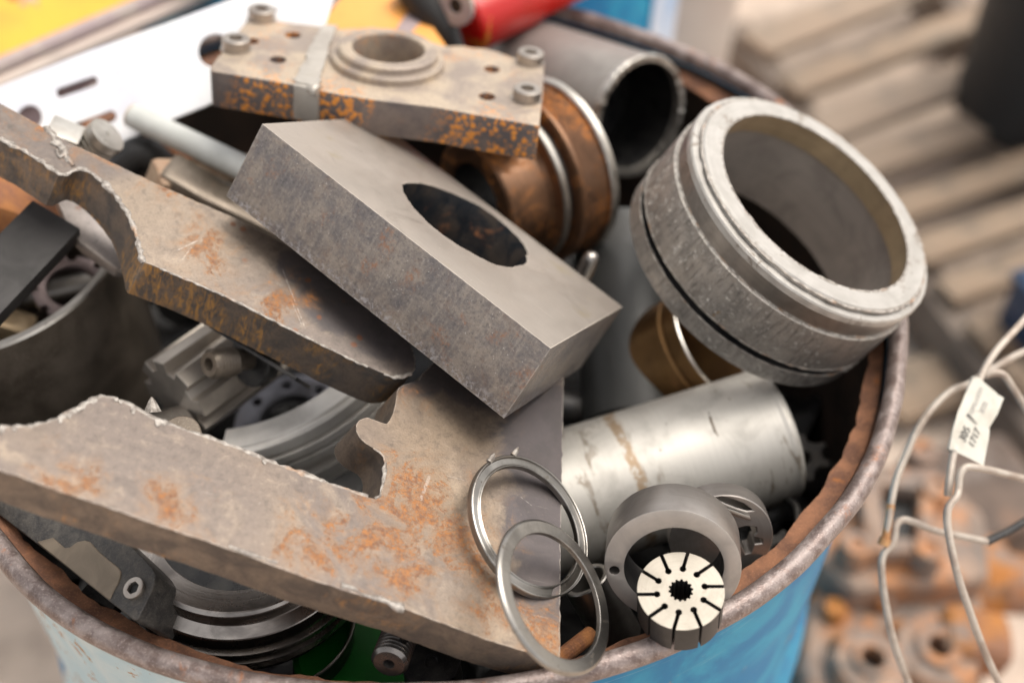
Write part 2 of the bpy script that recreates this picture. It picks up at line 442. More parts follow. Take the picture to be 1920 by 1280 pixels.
def m_paint(name, col, fade, rustc=(0.30, 0.11, 0.04), chips=0.3, rough=0.42, sc=20, scratch=0.3, bare=(0.30, 0.27, 0.25), spec=.5):
    n = N(name); a = n.noise(sc, 5, .6, None, .6)
    c = n.mix(n.ramp(a, .40, .66), col, fade)
    f = n.noise(sc * 12, 5, .7); c = n.mix(n.ramp(f, .5, .8, 0, .35), c, tuple(x * .7 for x in fade))
    ch = n.ramp(n.noise(sc * 2.2, 7, .72, n.map(loc=(7, 3, 1)), .7), .70 - .16 * chips, .72 - .15 * chips)
    c = n.mix(ch, c, n.mix(n.ramp(n.noise(sc * 5, 4), .4, .6), rustc, bare))
    sv = n.map(scale=(14, 14, 900), rot=(0.4, 0.2, 0.5))
    s = n.mul(n.ramp(n.noise(1.0, 2, .5, sv), .68, .74), scratch); c = n.mix(s, c, bare)
    n.bump(n.add(n.mul(f, .3), n.mul(ch, -.8)), .25, .0005)
    return n.fin(c, n.math('MULTIPLY_ADD', ch, .25, rough), n.mul(ch, .2), spec)

# ------------------------------------------------------------------ materials
M = {}
M['plate'] = None
M['plate_b'] = None
M['cut'] = m_cut('cut_flank', (0.215, 0.165, 0.125), (0.115, 0.092, 0.077), (0.34, 0.17, 0.06), 0.55, 0.0)
M['cut_b'] = m_cut('cut_flank_ochre', (0.19, 0.15, 0.12), (0.10, 0.09, 0.083), (0.46, 0.23, 0.05), 1.0, 2.0)
M['cut_hook'] = m_cut('cut_flank_hook', (0.16, 0.13, 0.10), (0.08, 0.073, 0.068), (0.34, 0.17, 0.05), 0.7, 4.0)

def m_slag():
    n = N('slag'); a = n.noise(260, 5, .65); b = n.noise(70, 3)
    c = n.mix(n.ramp(a, .35, .65), (0.17, 0.145, 0.125), (0.42, 0.385, 0.345))
    c = n.mix(n.ramp(b, .56, .72, 0, .6), c, (0.36, 0.19, 0.09))
    n.bump(a, .6, .0012); return n.fin(c, .5, .25)
M['slag'] = m_slag()

def m_ground_steel():
    n = N('ground_steel'); g = n.noise(2600, 2, .6); big = n.noise(16, 4, .55); mid = n.noise(120, 4)
    c = n.mix(n.ramp(big, .38, .66), (0.385, 0.335, 0.29), (0.34, 0.30, 0.262))
    c = n.mix(n.ramp(g, .35, .75, 0, .45), c, (0.22, 0.195, 0.175))
    c = n.mix(n.mul(n.ramp(n.noise(26, 4, .6, n.map(loc=(5, 2, 0))), .58, .72), n.ramp(mid, .35, .6)), c, (0.30, 0.25, 0.16))
    sp = n.ramp(n.voro(170), .05, .02); c = n.mix(sp, c, (0.7, .66, .6))
    sv = n.noise(1.0, 3, .6, n.map(scale=(40, 2200, 40))); c = n.mix(n.ramp(sv, .45, .75, 0, .35), c, (.24, .21, .185))
    s2 = n.mul(n.ramp(n.noise(1.0, 2, .5, n.map(scale=(22, 1100, 22), rot=(0, 0, 1.1))), .69, .75), n.ramp(n.noise(20, 2), .5, .6)); c = n.mix(n.mul(s2, .5), c, (.62, .56, .5))
    ol = n.ramp(n.noise(34, 5, .65, n.map(loc=(8, 3, 1)), .8), .58, .72); c = n.mix(n.mul(ol, .45), c, (.20, .175, .15))
    e = n.mul(n.edge(0.0015), n.ramp(n.noise(200, 3), .28, .42)); c = n.mix(n.mul(e, .9), c, (0.84, 0.75, 0.64))
    n.bump(n.add(n.mul(g, .6), n.mul(mid, .25)), .16, .0003)
    return n.fin(c, n.ramp(mid, .3, .7, .42, .54), .40)
M['block_top'] = m_ground_steel()
def m_block_side():
    n = N('scaled_steel'); a = n.noise(58, 8, .74, None, .5); b = n.noise(120, 7, .72, n.map(loc=(4, 1, 2)), .6)
    st = n.noise(1.0, 5, .7, n.map(scale=(520, 520, 40), rot=(0, 0.25, 0))); f = n.noise(560, 4, .75)
    c = n.mix(n.ramp(a, .34, .66), (0.155, 0.14, 0.138), (0.31, 0.265, 0.225))
    c = n.mix(n.ramp(b, .50, .72, 0, .55), c, (0.22, 0.145, 0.11))
    c = n.mix(n.ramp(n.noise(85, 7, .74, n.map(loc=(9, 1, 2))), .48, .70, 0, .6), c, (0.12, 0.115, 0.128))
    c = n.mix(n.ramp(st, .46, .74, 0, .45), c, (0.40, 0.35, 0.30)); c = n.mix(n.ramp(st, .42, .26, 0, .35), c, (0.08, .075, .078))
    c = n.mix(n.ramp(f, .50, .70, 0, .55), c, (0.055, 0.05, 0.052)); c = n.mix(n.ramp(f, .46, .32, 0, .45), c, (.44, .39, .35))
    sp = n.mul(n.ramp(n.voro(420), .16, .06), n.ramp(n.noise(70, 3), .48, .6)); c = n.mix(n.mul(sp, .75), c, (0.66, 0.62, 0.58))
    rs = n.mul(n.ramp(n.noise(46, 6, .7, n.map(loc=(2, 8, 1))), .58, .70), n.ramp(n.noise(400, 4, .7), .4, .6)); c = n.mix(n.mul(rs, .6), c, (0.34, 0.15, 0.07))
    x, y, z = n.xyz()
    # hammered, flaked lower arris
    low = n.mul(n.ramp(z, -0.014, -0.0215), n.ramp(n.noise(330, 5, .75, None, .5), .48, .60))
    c = n.mix(n.mul(low, .7), c, (0.50, 0.48, 0.49))
    e = n.mul(n.edge(0.0014), n.ramp(n.noise(300, 3), .40, .52)); c = n.mix(n.mul(e, .8), c, (0.66, .60, .54))
    n.bump(n.add(n.add(n.mul(f, .35), n.mul(b, .5)), n.mul(low, .9)), .4, .0006)
    return n.fin(c, n.ramp(a, .3, .7, .36, .52), .45)
M['block_side'] = m_block_side()
M['bore'] = m_dark('burnt_bore', (0.022, 0.028, 0.036), (0.075, 0.06, 0.05), .42, .5, .25, 70, .5)
M['dark'] = m_dark('dark_oxide')
M['black'] = m_dark('black_and_shade', (0.010, 0.010, 0.011), (0.025, 0.024, 0.023), .35, .4)  # black parts, and the painted shade inside pipe, race and holes
M['dark_brown'] = m_dark('dark_brown_steel', (0.13, 0.105, 0.08), (0.23, 0.19, 0.15), .40, .5, 0.1, 30)
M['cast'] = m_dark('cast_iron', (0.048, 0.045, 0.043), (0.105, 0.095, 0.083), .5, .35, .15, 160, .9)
M['pad'] = m_turned('milled_pad', (0.27, 0.215, 0.155), (0.17, 0.135, 0.10), .42, 1, metal=.5)
M['steel'] = m_turned('turned_steel', (0.60, 0.565, 0.52), (0.34, 0.31, 0.285), .27, 1500)
M['steel_dull'] = m_turned('dull_steel', (0.42, 0.395, 0.365), (0.22, 0.205, 0.19), .36, 1300)
M['ringsteel'] = m_turned('ring_steel', (0.38, 0.36, 0.33), (0.15, 0.14, 0.13), .30, 900, spots=.55, edge=.0006)
M['bearing'] = m_turned('pitted_steel', (0.52, 0.495, 0.46), (0.37, 0.35, 0.32), .42, 500, spots=.85, spotc=(0.24, .2, .165), edge=.0012, metal=.55, bump=.9)
M['cylinder'] = m_turned('polished_steel', (0.80, 0.76, 0.69), (0.62, 0.585, 0.52), .33, 1200, metal=.8, spots=.35, spotc=(.22, .18, .14))
def m_cyl():
    n = N('stained_polished_steel'); tv = n.cyl(1200, 1200, 1.2); ln = n.noise(1.0, 3, .6, tv); smu = n.noise(40, 5, .6, None, .5)
    c = n.mix(n.ramp(smu, .42, .68, 0, .7), (0.56, 0.535, 0.49), (0.36, .34, .31)); c = n.mix(n.ramp(ln, .3, .75, 0, .25), c, (.42, .4, .36))
    st = n.noise(1.0, 5, .7, n.cyl(60, 150, 1.6), .6); reg = n.ramp(n.noise(26, 3, .5, n.map(loc=(1, 2, 4))), .48, .60)
    c = n.mix(n.mul(n.ramp(st, .54, .64), n.mul(reg, .8)), c, (.20, .155, .11))
    x, y, z = n.xyz(); zz = n.add(z, n.mul(n.math('SUBTRACT', n.noise(50, 4), .5), .012))
    band = n.mul(n.ramp(n.math('ABSOLUTE', n.add(zz, .096)), .0045, .0020), n.ramp(n.noise(160, 4, .7), .36, .56)); c = n.mix(n.mul(band, .85), c, (.30, .20, .11))
    fl = n.ramp(n.noise(230, 5, .72, n.map(loc=(3, 3, 3))), .66, .70); c = n.mix(n.mul(fl, .6), c, (.25, .2, .16))
    n.bump(n.add(ln, n.mul(smu, .3)), .10, .0003); return n.fin(c, n.math('MULTIPLY_ADD', smu, .25, .40), .55)
M['cylinder'] = m_cyl()
M['camring'] = m_turned('satin_steel', (0.35, 0.32, 0.295), (0.22, 0.20, 0.185), .36, 900, metal=.8)
def m_rotor():
    n = N('lapped_steel'); g = n.noise(1500, 2); a = n.noise(50, 4)
    c = n.mix(n.ramp(a, .4, .66), (0.45, .41, .345), (0.36, .325, .27)); c = n.mix(n.ramp(g, .4, .8, 0, .25), c, (.5, .46, .4))
    tm = n.noise(1.0, 3, .6, n.cyl(1600, 10, 1.0)); c = n.mix(n.ramp(tm, .4, .75, 0, .4), c, (.30, .27, .22)); gz = n.ramp(n.noise(140, 5, .65, None, .6), .58, .70); c = n.mix(n.mul(gz, .45), c, (.26, .22, .17))
    n.bump(n.add(g, tm), .08, .0002); return n.fin(c, .38, .5)
M['rotor'] = m_rotor()
M['rotor_side'] = m_turned('rotor_flank', (0.04, 0.038, 0.037), (0.025, .024, .023), .45, 300, metal=.3)
def m_bearing_side():
    n = N('hammered_steel'); tv = n.cyl(60, 700, 14); st = n.noise(1.0, 5, .75, n.cyl(30, 70, 34)); a = n.noise(60, 6, .68, None, .5); f = n.noise(800, 4, .7)
    c = n.mix(n.ramp(a, .36, .66), (0.47, .435, .395), (0.31, .29, .265))
    c = n.mix(n.ramp(st, .50, .68, 0, .75), c, (0.10, .095, .09)); c = n.mix(n.ramp(st, .42, .30, 0, .55), c, (0.60, .56, .52))
    c = n.mix(n.ramp(f, .52, .75, 0, .6), c, (0.10, .09, .08))
    sp = n.mul(n.ramp(n.noise(300, 6, .78), .56, .63), n.ramp(n.noise(60, 5, .65), .42, .56)); c = n.mix(sp, c, (0.80, .76, .70))
    rs = n.mul(n.ramp(n.noise(120, 5, .7, n.map(loc=(3, 3, 1))), .66, .72), .8); c = n.mix(rs, c, (0.40, .22, .07))
    e = n.mul(n.edge(0.0011), n.ramp(n.noise(260, 3), .36, .5)); c = n.mix(n.mul(e, .8), c, (0.80, .75, .68))
    n.bump(n.add(n.add(n.mul(st, .7), n.mul(f, .5)), n.mul(sp, 1.3)), .8, .0009)
    return n.fin(c, n.ramp(a, .3, .7, .30, .46), .7)
M['bearing_side'] = m_bearing_side()
M['bore_gold'] = m_turned('varnished_bore', (0.56, 0.42, 0.26), (0.40, 0.30, 0.19), .30, 500, metal=.5)
M['bore_grey'] = m_turned('grey_bore', (0.54, .48, .43), (0.34, .30, .27), .42, 300, metal=.5)
def m_bracket(top):
    n = N('rust_bloom_top' if top else 'rust_bloom_side')
    a = n.noise(34, 5, .62, None, .5); f = n.noise(500, 4, .65)
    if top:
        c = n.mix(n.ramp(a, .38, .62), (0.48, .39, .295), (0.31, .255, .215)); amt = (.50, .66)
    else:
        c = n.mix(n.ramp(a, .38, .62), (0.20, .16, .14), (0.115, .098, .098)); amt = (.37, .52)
    v = n.voro(230, None); v2 = n.voro(420, n.map(loc=(4, 2, 1)))
    bl = n.mx(n.ramp(v, .45, .33), n.mul(n.ramp(v2, .42, .30), .9))
    reg = n.ramp(n.noise(15, 3, .5, n.map(loc=(1.32, 0.2, 0)), .3), *amt)
    m = n.mul(n.mul(bl, reg), n.ramp(n.noise(90, 3), .32, .46))
    rc = n.mix(n.noise(140, 3), (0.86, .34, .04), (0.56, .19, .035))
    c = n.mix(n.ramp(f, .45, .75, 0, .35), c, (0.09, .075, .07))
    c = n.mix(n.mul(m, .92 if not top else .7), c, rc)
    e = n.mul(n.edge(0.0016), n.ramp(n.noise(150, 3), .36, .5)); c = n.mix(n.mul(e, .6), c, (0.50, .42, .33))
    n.bump(n.add(n.mul(f, .4), n.mul(m, .8)), .5, .0008)
    return n.fin(c, .55, n.math('MULTIPLY_ADD', m, -.3, .3))
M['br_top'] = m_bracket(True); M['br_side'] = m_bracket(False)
M['weld'] = m_turned('weld_metal', (0.56, .52, .46), (0.36, .32, .28), .42, 40, metal=.5)
M['boltsteel'] = m_turned('bolt_steel', (0.52, .47, .42), (0.34, .29, .25), .38, 500, rust=.25)
M['copper'] = m_turned('rust_glazed_steel', (0.30, .16, .09), (0.11, .065, .042), .30, 420, rust=.9, rustc=(.62, .22, .035), metal=.7, bump=.4)
M['pipe'] = m_turned('grey_pipe', (0.36, .335, .305), (0.27, .25, .23), .42, 120, metal=.45)
M['pipe_rim'] = m_turned('bright_rim', (0.62, .59, .54), (0.36, .33, .29), .38, 200, spots=.3)
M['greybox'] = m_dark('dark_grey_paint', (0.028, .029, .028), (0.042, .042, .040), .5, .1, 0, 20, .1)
M['tube'] = m_paint('pale_grey_paint', (0.60, .61, .58), (0.50, .51, .48), chips=.05, rough=.4, scratch=.1)
M['white'] = m_paint('white_paint', (0.86, .86, .86), (0.72, .73, .79), chips=.0, rough=.45, scratch=.05)
M['blue'] = m_paint('blue_paint', (0.003, .175, .38), (0.02, .30, .48), rustc=(.14, .08, .06), chips=.34, rough=.5, scratch=.55, spec=.3, bare=(.36, .46, .5))
M['blue_pale'] = m_paint('faded_blue_paint', (0.40, .56, .62), (0.52, .62, .64), chips=.85, rough=.5, sc=26, rustc=(.42, .18, .06), bare=(.4, .24, .12))
M['yellow'] = m_paint('yellow_paint', (0.86, .43, .045), (0.82, .34, .05), chips=.5, rough=.4, sc=7, bare=(.42, .38, .38))
M['orange'] = m_paint('amber_paint', (0.84, .38, .09), (0.78, .33, .08), chips=.08, rough=.4, sc=8)
M['red'] = m_paint('red_paint', (0.48, .006, .004), (0.38, .008, .005), chips=.55, rough=.34, sc=11, rustc=(.62, .22, .02), bare=(.55, .16, .02))
M['green'] = m_paint('green_paint', (0.012, .20, .02), (0.01, .13, .016), chips=.05, rough=.4)
M['mauve'] = m_paint('primer_paint', (0.36, .28, .28), (0.46, .39, .34), chips=.1, rough=.5)
M['plum'] = m_paint('dark_primer', (0.10, .072, .078), (0.14, .10, .10), chips=.05, rough=.6)
M['greige'] = m_paint('beige_paint', (0.56, .46, .40), (0.62, .53, .46), chips=.05, rough=.55, sc=6)
M['rust'] = m_dark('heavy_rust', (0.22, .09, .045), (0.40, .17, .06), .8, .05, .4, 60, .8)
M['rust_pale'] = m_dark('dusty_rust', (0.36, .23, .15), (0.52, .40, .28), .75, .05, .35, 30, .5)
M['chime'] = m_dark('worn_chime', (0.16, .118, .105), (0.34, .285, .265), .42, .45, .35, 110, .9)
M['lip'] = m_dark('rusty_lip', (0.13, 0.058, 0.033), (0.29, 0.135, 0.072), .75, .1, .4, 70, 1.0)
def m_castings(name, a, b, rustc, amt):
    n = N(name); x = n.noise(16, 6, .65, None, .8); y = n.noise(60, 5, .7)
    c = n.mix(n.ramp(x, .40, .60), a, b); c = n.mix(n.ramp(n.noise(13, 6, .68, n.map(loc=(3, 1, 4)), .6), .58 - amt * .16, .66 - amt * .1), c, rustc)
    c = n.mix(n.ramp(n.noise(20, 5, .65, n.map(loc=(6, 2, 1)), .8), .50, .64, 0, .85), c, (.22, .18, .155))
    c = n.mix(n.ramp(n.noise(11, 5, .65, n.map(loc=(1, 7, 1)), .8), .56, .66, 0, .8), c, (.06, .045, .038))
    c = n.mix(n.ramp(y, .5, .7, 0, .6), c, (.10, .075, .06)); n.bump(n.add(x, y), .7, .004); return n.fin(c, .75, .05)
M['casting'] = m_castings('rusty_casting', (.36, .25, .185), (.22, .165, .13), (.46, .20, .08), .7)
M['casting_o'] = m_castings('orange_casting', (.33, .13, .05), (.24, .11, .06), (.42, .16, .03), .8)
def m_wood():
    n = N('weathered_wood'); g = n.noise(1.0, 5, .6, n.map(scale=(4, 60, 60)), .8); a = n.noise(3.5, 4)
    o = n.t.nodes.new('ShaderNodeObjectInfo').outputs['Random']
    c = n.mix(n.ramp(g, .3, .7), (.25, .17, .11), (.36, .26, .18)); c = n.mix(n.ramp(a, .40, .66, 0, .8), c, (.20, .165, .125)); c = n.mix(n.ramp(n.noise(14, 5, .7), .52, .68, 0, .7), c, (.12, .095, .075))
    c = n.mix(n.ramp(o, .55, 1.0, 0, .45), c, (.40, .32, .26)); n.bump(g, .3, .003); return n.fin(c, .75, 0.0)
M['wood'] = m_wood()
M['wood_dark'] = m_paint('grimy_wood', (.13, .10, .08), (.19, .15, .12), chips=.0, rough=.8, sc=5)
def m_ground():
    n = N('yard_floor'); a = n.noise(2.2, 6, .6, None, .4); b = n.noise(14, 6, .65); f = n.noise(160, 4)
    c = n.mix(n.ramp(a, .36, .66), (.60, .48, .39), (.44, .35, .28)); c = n.mix(n.ramp(b, .46, .70, 0, .7), c, (.26, .205, .165))
    c = n.mix(n.ramp(f, .5, .8, 0, .4), c, (.30, .25, .21)); n.bump(n.add(b, n.mul(f, .5)), .4, .006); return n.fin(c, .85, 0)
M['ground'] = m_ground()
def m_wire():
    n = N('dirty_zinc_wire'); a = n.noise(60, 4, .6); b = n.noise(320, 4, .7)
    c = n.mix(n.ramp(a, .42, .66), (.48, .42, .36), (.34, .27, .22)); c = n.mix(n.ramp(b, .55, .75, 0, .6), c, (.30, .2, .13))
    n.bump(b, .2, .0004); return n.fin(c, .5, .25)
M['wire'] = m_wire()
M['wire_rust'] = m_dark('rusty_wire_end', (.42, .20, .08), (.52, .30, .14), .7, .1, .4, 120)
M['paper'] = m_paint('soiled_paper', (.70, .67, .59), (.60, .56, .48), chips=.0, rough=.8, sc=60, scratch=0)
M['ink'] = N('ink').fin((.06, .06, .06), .8, 0.0); M['ink_faint'] = N('faint_ink').fin((.42, .40, .38), .8, 0.0)
M['blueplastic'] = m_paint('blue_plastic', (.004, .028, .075), (.006, .035, .09), chips=.0)
M['rubber'] = m_dark('black_rubber', (.012, .012, .013), (.022, .021, .02), .6, 0, 0, 30)

M['wall_shade'] = m_dark('shade_dark_wall', (.022, .016, .012), (.05, .03, .02), .7, .1, .1, 30)  # drum inside coloured near black, as shaded by the dense heap
# ------------------------------------------------------------------ the ground
g = B(); bmesh.ops.create_grid(g, x_segments=60, y_segments=60, size=60)
tag(link('ground', g, M['ground'], fr=Matrix.Translation((0, 20, GROUND))), kind='structure')

# ------------------------------------------------------------------ the drum
_TA = [-180, -130, -125, -119.5, -113.8, -108, -103, -86, -69, -64, -56, -50, -43, -36, -32, -27.6, -20, -13, 20, 40, 45, 50, 61, 67, 72, 110, 180]
_TR = [.289, .2872, .2905, .2908, .2906, .2895, .288, .2865, .2882, .289, .2910, .2916, .2912, .2915, .2917, .2906, .2884, .2876, .290, .2912, .2895, .288, .287, .290, .2915, .290, .289]
def rimr(a):
    d = (math.degrees(a) + 180) % 360 - 180
    return float(np.interp(d, _TA, _TR))
def dent(k0):
    def f(a, r, z, k):
        fall = max(0.0, 1 + z / 0.35)
        rr = r + (np.mean([rimr(a + t) for t in (-.05, 0, .05)]) - 0.29) * fall
        q = Vector((math.cos(a) * 9, math.sin(a) * 9, z * 20))
        return rr + 0.0007 * mnoise.noise(q * .9), z + 0.0007 * mnoise.noise(q * .7 + Vector((5, 5, 5)))
    return f
drum = empty('steel_drum', Fr((0, 0, 0), (0, 0, 1), (1, 0, 0)), 'open blue steel drum with a worn rusty rim, heaped full of scrap metal parts', 'drum')
R0 = 0.2852
prof = [(R0, -0.004), (R0, -0.05)]
for hz in (-0.29, -0.58):
    prof += [(R0, hz + 0.03), (R0 + 0.007, hz + 0.012), (R0 + 0.009, hz), (R0 + 0.007, hz - 0.012), (R0, hz - 0.03)]
prof += [(R0, -0.86), (R0 + .004, -0.875), (R0 - 0.002, -0.879), (0.0, -0.879)]
b = lathe(B(), prof, 160, jit=dent(0))
for f in b.faces:
    c = f.calc_center_median(); a = math.degrees(math.atan2(c.y, c.x))
    if c.z > -0.6 and -150 < a < -97 + 5 * mnoise.noise(Vector((c.z * 20, 1, 2))): f.material_index = 1
link('shell', b, [M['blue'], M['blue_pale']], drum, ang=50)
b = lathe(B(), [(R0 - 0.0015, -0.004), (R0 - 0.0015, -0.87), (0.0, -0.872)], 120, jit=dent(0))
link('inner_wall', b, M['wall_shade'], drum, ang=50)
cp = [(0.29 + 0.0056 * math.cos(t), 0.0056 * math.sin(t) * 1.1) for t in np.linspace(0, 2 * math.pi, 14, endpoint=False)]
link('rim_bead', lathe(B(), cp, 260, ring=True, jit=dent(0)), M['chime'], drum, ang=60)
b = B(); rows = []
for i in range(400):
    a = 2 * math.pi * i / 400; q = Vector((math.cos(a) * 22, math.sin(a) * 22, 0))
    ri = 0.2738 + 0.0030 * mnoise.noise(q * .6) + 0.0016 * mnoise.noise(q * 1.7) + .0006 * mnoise.noise(q * 7)
    ro = rimr(a) - 0.0052; row = []
    for rr, zz in ((ro, -0.0095), ((ri + ro) / 2, -0.0120), (ri, -0.0135), (ri + .0005, -0.0155), (ro, -0.0135)):
        row.append(b.verts.new((rr * math.cos(a), rr * math.sin(a), zz)))
    rows.append(row)
for i in range(400):
    for k in range(5):
        b.faces.new((rows[i][k], rows[(i + 1) % 400][k], rows[(i + 1) % 400][(k + 1) % 5], rows[i][(k + 1) % 5]))
link('torn_lip', b, M['lip'], drum, ang=50)
# added near-black bed deep in the drum, keeps gaps in the heap dark
b = B(); bmesh.ops.create_circle(b, cap_ends=True, radius=.27, segments=80)
bmesh.ops.subdivide_edges(b, edges=b.edges[:], cuts=2, use_grid_fill=True)
b2 = B(); bmesh.ops.create_grid(b2, x_segments=50, y_segments=50, size=.27)
dele = [v for v in b2.verts if v.co.length > .272]; bmesh.ops.delete(b2, geom=dele, context='VERTS')
wob(b2, .03, 22, 3); b.free()
tag(link('dark_fill_bed', b2, M['black'], fr=Matrix.Translation((0, 0, -.17))), kind='stuff')
SC['note'] = 0
del SC['note']

# ------------------------------------------------------------------ lower flame-cut plate
n1 = unit(.38, .02, .925); P1 = ath(1000, 1220, .016)
f1 = Fr(P1, n1)
o1 = [(-190, 812), (-60, 806), (0, 800), (60, 799), (110, 785), (150, 763), (168, 753), (190, 742), (215, 746), (240, 757), (290, 785), (340, 803), (390, 820),
      (440, 838), (500, 862), (560, 885), (640, 914), (690, 931), (703, 934), (712, 929), (717, 910), (721, 887), (723, 868), (720, 856), (712, 847), (700, 840), (685, 830), (674, 820),
      (668, 808), (668, 797), (673, 788), (682, 783), (690, 782), (705, 787), (717, 792), (725, 794), (731, 788), (736, 775), (741, 759), (744, 735),
      (748, 727), (756, 721), (784, 713), (800, 692), (830, 662), (900, 640), (1000, 660), (1057, 702), (1055, 850), (1052, 984), (1050, 1233), (986, 1222),
      (909, 1198), (774, 1147), (640, 1105), (571, 1082), (430, 1029), (336, 998), (191, 948), (0, 882), (-190, 820)]
q1 = [f1.px(*p) for p in o1]
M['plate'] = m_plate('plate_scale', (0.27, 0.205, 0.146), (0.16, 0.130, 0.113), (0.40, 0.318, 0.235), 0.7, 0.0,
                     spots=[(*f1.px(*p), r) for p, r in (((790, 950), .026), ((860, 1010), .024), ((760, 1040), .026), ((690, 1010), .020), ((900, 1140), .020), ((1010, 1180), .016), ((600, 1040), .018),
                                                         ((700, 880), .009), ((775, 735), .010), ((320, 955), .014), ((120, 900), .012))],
                     scale=[(*f1.px(1085, 860), .052), (*f1.px(1040, 1010), .032), (*f1.px(900, 690), .034), (*f1.px(1020, 1110), .020), (*f1.px(780, 700), .018)],  # mill scale; patches by the block also carry its painted shade
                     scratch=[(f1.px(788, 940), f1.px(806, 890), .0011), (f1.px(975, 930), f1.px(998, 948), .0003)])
E1 = f1.vec(at(660, 842, .6075) - at(700, 800, .592))
fine1 = ragged(q1, .0035, .00055, 1.0, True)
b = prism(B(), fine1, 0, E1[2], shift=(E1[0], E1[1]), bev=.0007, bang=50, seg=1, sidemat=1)
nrm = 0
p1 = empty('flame_cut_plate', f1, 'long rusty flame-cut plate with a hooked notch, lowest across the drum front', 'steel plate', 'flame-cut plates')
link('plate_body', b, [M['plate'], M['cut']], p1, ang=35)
b = bead(B(), q1[2:18], .0021, 3.0, .35, z=-.0005)
bead(b, q1[18:26], .0010, 4.0, .4, z=0.0)
for i in range(12):                                       # drips hanging over the top edge
    t = rng.random() * 13 + 2; k = int(t); pa = np.array(q1[k]) * (1 - (t - k)) + np.array(q1[k + 1]) * (t - k)
    L = .0012 + .0028 * rng.random(); pb = pa + np.array([.2 * L, -L])
    tube(b, [np.array([*pa, .0004]), np.array([*((pa + pb) / 2), .0004]), np.array([*pb, .0002])], [.0012, .0010 + .0005 * rng.random(), .0005], 6, True, .4)
link('slag_edge', b, M['slag'], p1, ang=60)
b = bead(B(), [f1.px(640 + 3 * i, 1098 + 1.15 * i + (3 if i % 3 else -2)) for i in range(0, 40, 3)], .0024, 8.0, .4, z=.0002)
link('weld_bead', b, M['slag'], p1, ang=60)
b = bead(B(), [f1.px(*p) for p in ((430, 1024), (480, 1042), (520, 1055))], .0010, 6.0, .5, z=.0002)
link('weld_bead', b, M['slag'], p1, ang=60)

# ------------------------------------------------------------------ upper flame-cut plate
n2 = unit(.30, -.05, .92)
P2 = f1.wld((*f1.px(779, 692), 0.0)); f2 = Fr(P2, n2)
o2 = [(-160, 118), (-60, 164), (0, 193), (60, 226), (130, 267), (300, 347), (440, 408), (560, 470), (700, 560), (770, 640), (779, 672), (779, 692), (772, 700), (758, 705),
      (737, 706), (720, 700), (690, 687), (640, 664), (560, 624), (497, 592), (430, 558), (360, 527), (300, 503), (270, 492), (266, 482), (262, 465), (256, 440), (248, 415), (236, 392), (222, 372),
      (205, 352), (190, 337), (176, 326), (163, 318), (150, 315), (138, 319), (124, 326), (112, 325), (85, 307), (50, 284), (0, 259), (-60, 240), (-160, 215)]
q2 = [f2.px(*p) for p in o2]
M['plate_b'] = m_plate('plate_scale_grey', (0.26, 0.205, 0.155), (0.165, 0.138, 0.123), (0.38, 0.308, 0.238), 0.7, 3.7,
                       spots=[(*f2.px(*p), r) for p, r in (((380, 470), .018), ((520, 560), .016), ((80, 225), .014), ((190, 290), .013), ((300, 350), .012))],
                       scale=[(*f2.px(740, 600), .030), (*f2.px(640, 560), .026), (*f2.px(560, 500), .014)],  # mill scale, with shade painted in at the right end
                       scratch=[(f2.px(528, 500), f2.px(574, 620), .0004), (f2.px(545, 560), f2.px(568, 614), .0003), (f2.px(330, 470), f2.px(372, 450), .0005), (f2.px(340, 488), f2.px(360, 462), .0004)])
E2 = f2.vec(at(238, 552, .610) - at(269, 494, .592))
b = prism(B(), ragged(q2, .0035, .0004, 2.0, True), 0, E2[2], shift=(E2[0], E2[1]), bev=.0007, bang=50, seg=1, sidemat=1)
p2 = empty('flame_cut_plate', f2, 'grey-brown flame-cut plate with curved ochre notch, under the thick block', 'steel plate', 'flame-cut plates')
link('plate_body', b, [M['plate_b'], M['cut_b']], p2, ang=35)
b = bead(B(), q2[23:41], .0019, 13.0, .4, z=-.0003)
bead(b, q2[16:23], .0010, 14.0, .4, z=-.0002); bead(b, q2[12:16], .0014, 15.0, .5, z=-.0002)
bead(b, [f2.px(*p) for p in ((88, 238), (104, 262), (118, 280), (122, 292), (138, 312))], .0026, 11.0, .5, z=.0002)
bead(b, [f2.px(*p) for p in ((95, 268), (110, 275), (122, 288), (112, 296), (106, 282))], .0013, 12.0, .6, z=.0004)
link('slag_edge', b, M['slag'], p2, ang=60)

# ------------------------------------------------------------------ thick block with a bore
Cb = np.array([0.012802, -0.057713, 0.057556])
bx = np.array([0.785755, -0.565051, -0.251607]); bn = np.array([0.487365, 0.315105, 0.814361])
fb = Fr(Cb, bn, bx); DX, DY, DZ = .1889, .1145, .0447
bore = [(-.0336, -.0031), (-.0341, .004), (-.0325, .016), (-.0275, .0265), (-.0193, .036), (-.0065, .0465), (.004, .0485), (.0148, .0468), (.0235, .0440), (.0300, .0402),
        (.0350, .0352), (.0386, .0300), (.0382, .0270), (.0405, .0245), (.0428, .0190), (.0437, .0120), (.0425, .004), (.0425, -.0012), (.0400, -.008), (.0377, -.0126), (.034, -.0160), (.0294, -.0186), (.0185, -.0236), (.0081, -.0255),
        (-.0005, -.0252), (-.0079, -.0229), (-.0150, -.0203), (-.0213, -.0163), (-.0285, -.0105)]
rect = [(-DX / 2, -DY / 2), (DX / 2, -DY / 2), (DX / 2, DY / 2), (-DX / 2, DY / 2)]
b = prism(B(), rect, DZ / 2, -DZ / 2, [ragged(bore, .002, .0006, 4.0, True)], bev=.0007, bang=60, seg=2)
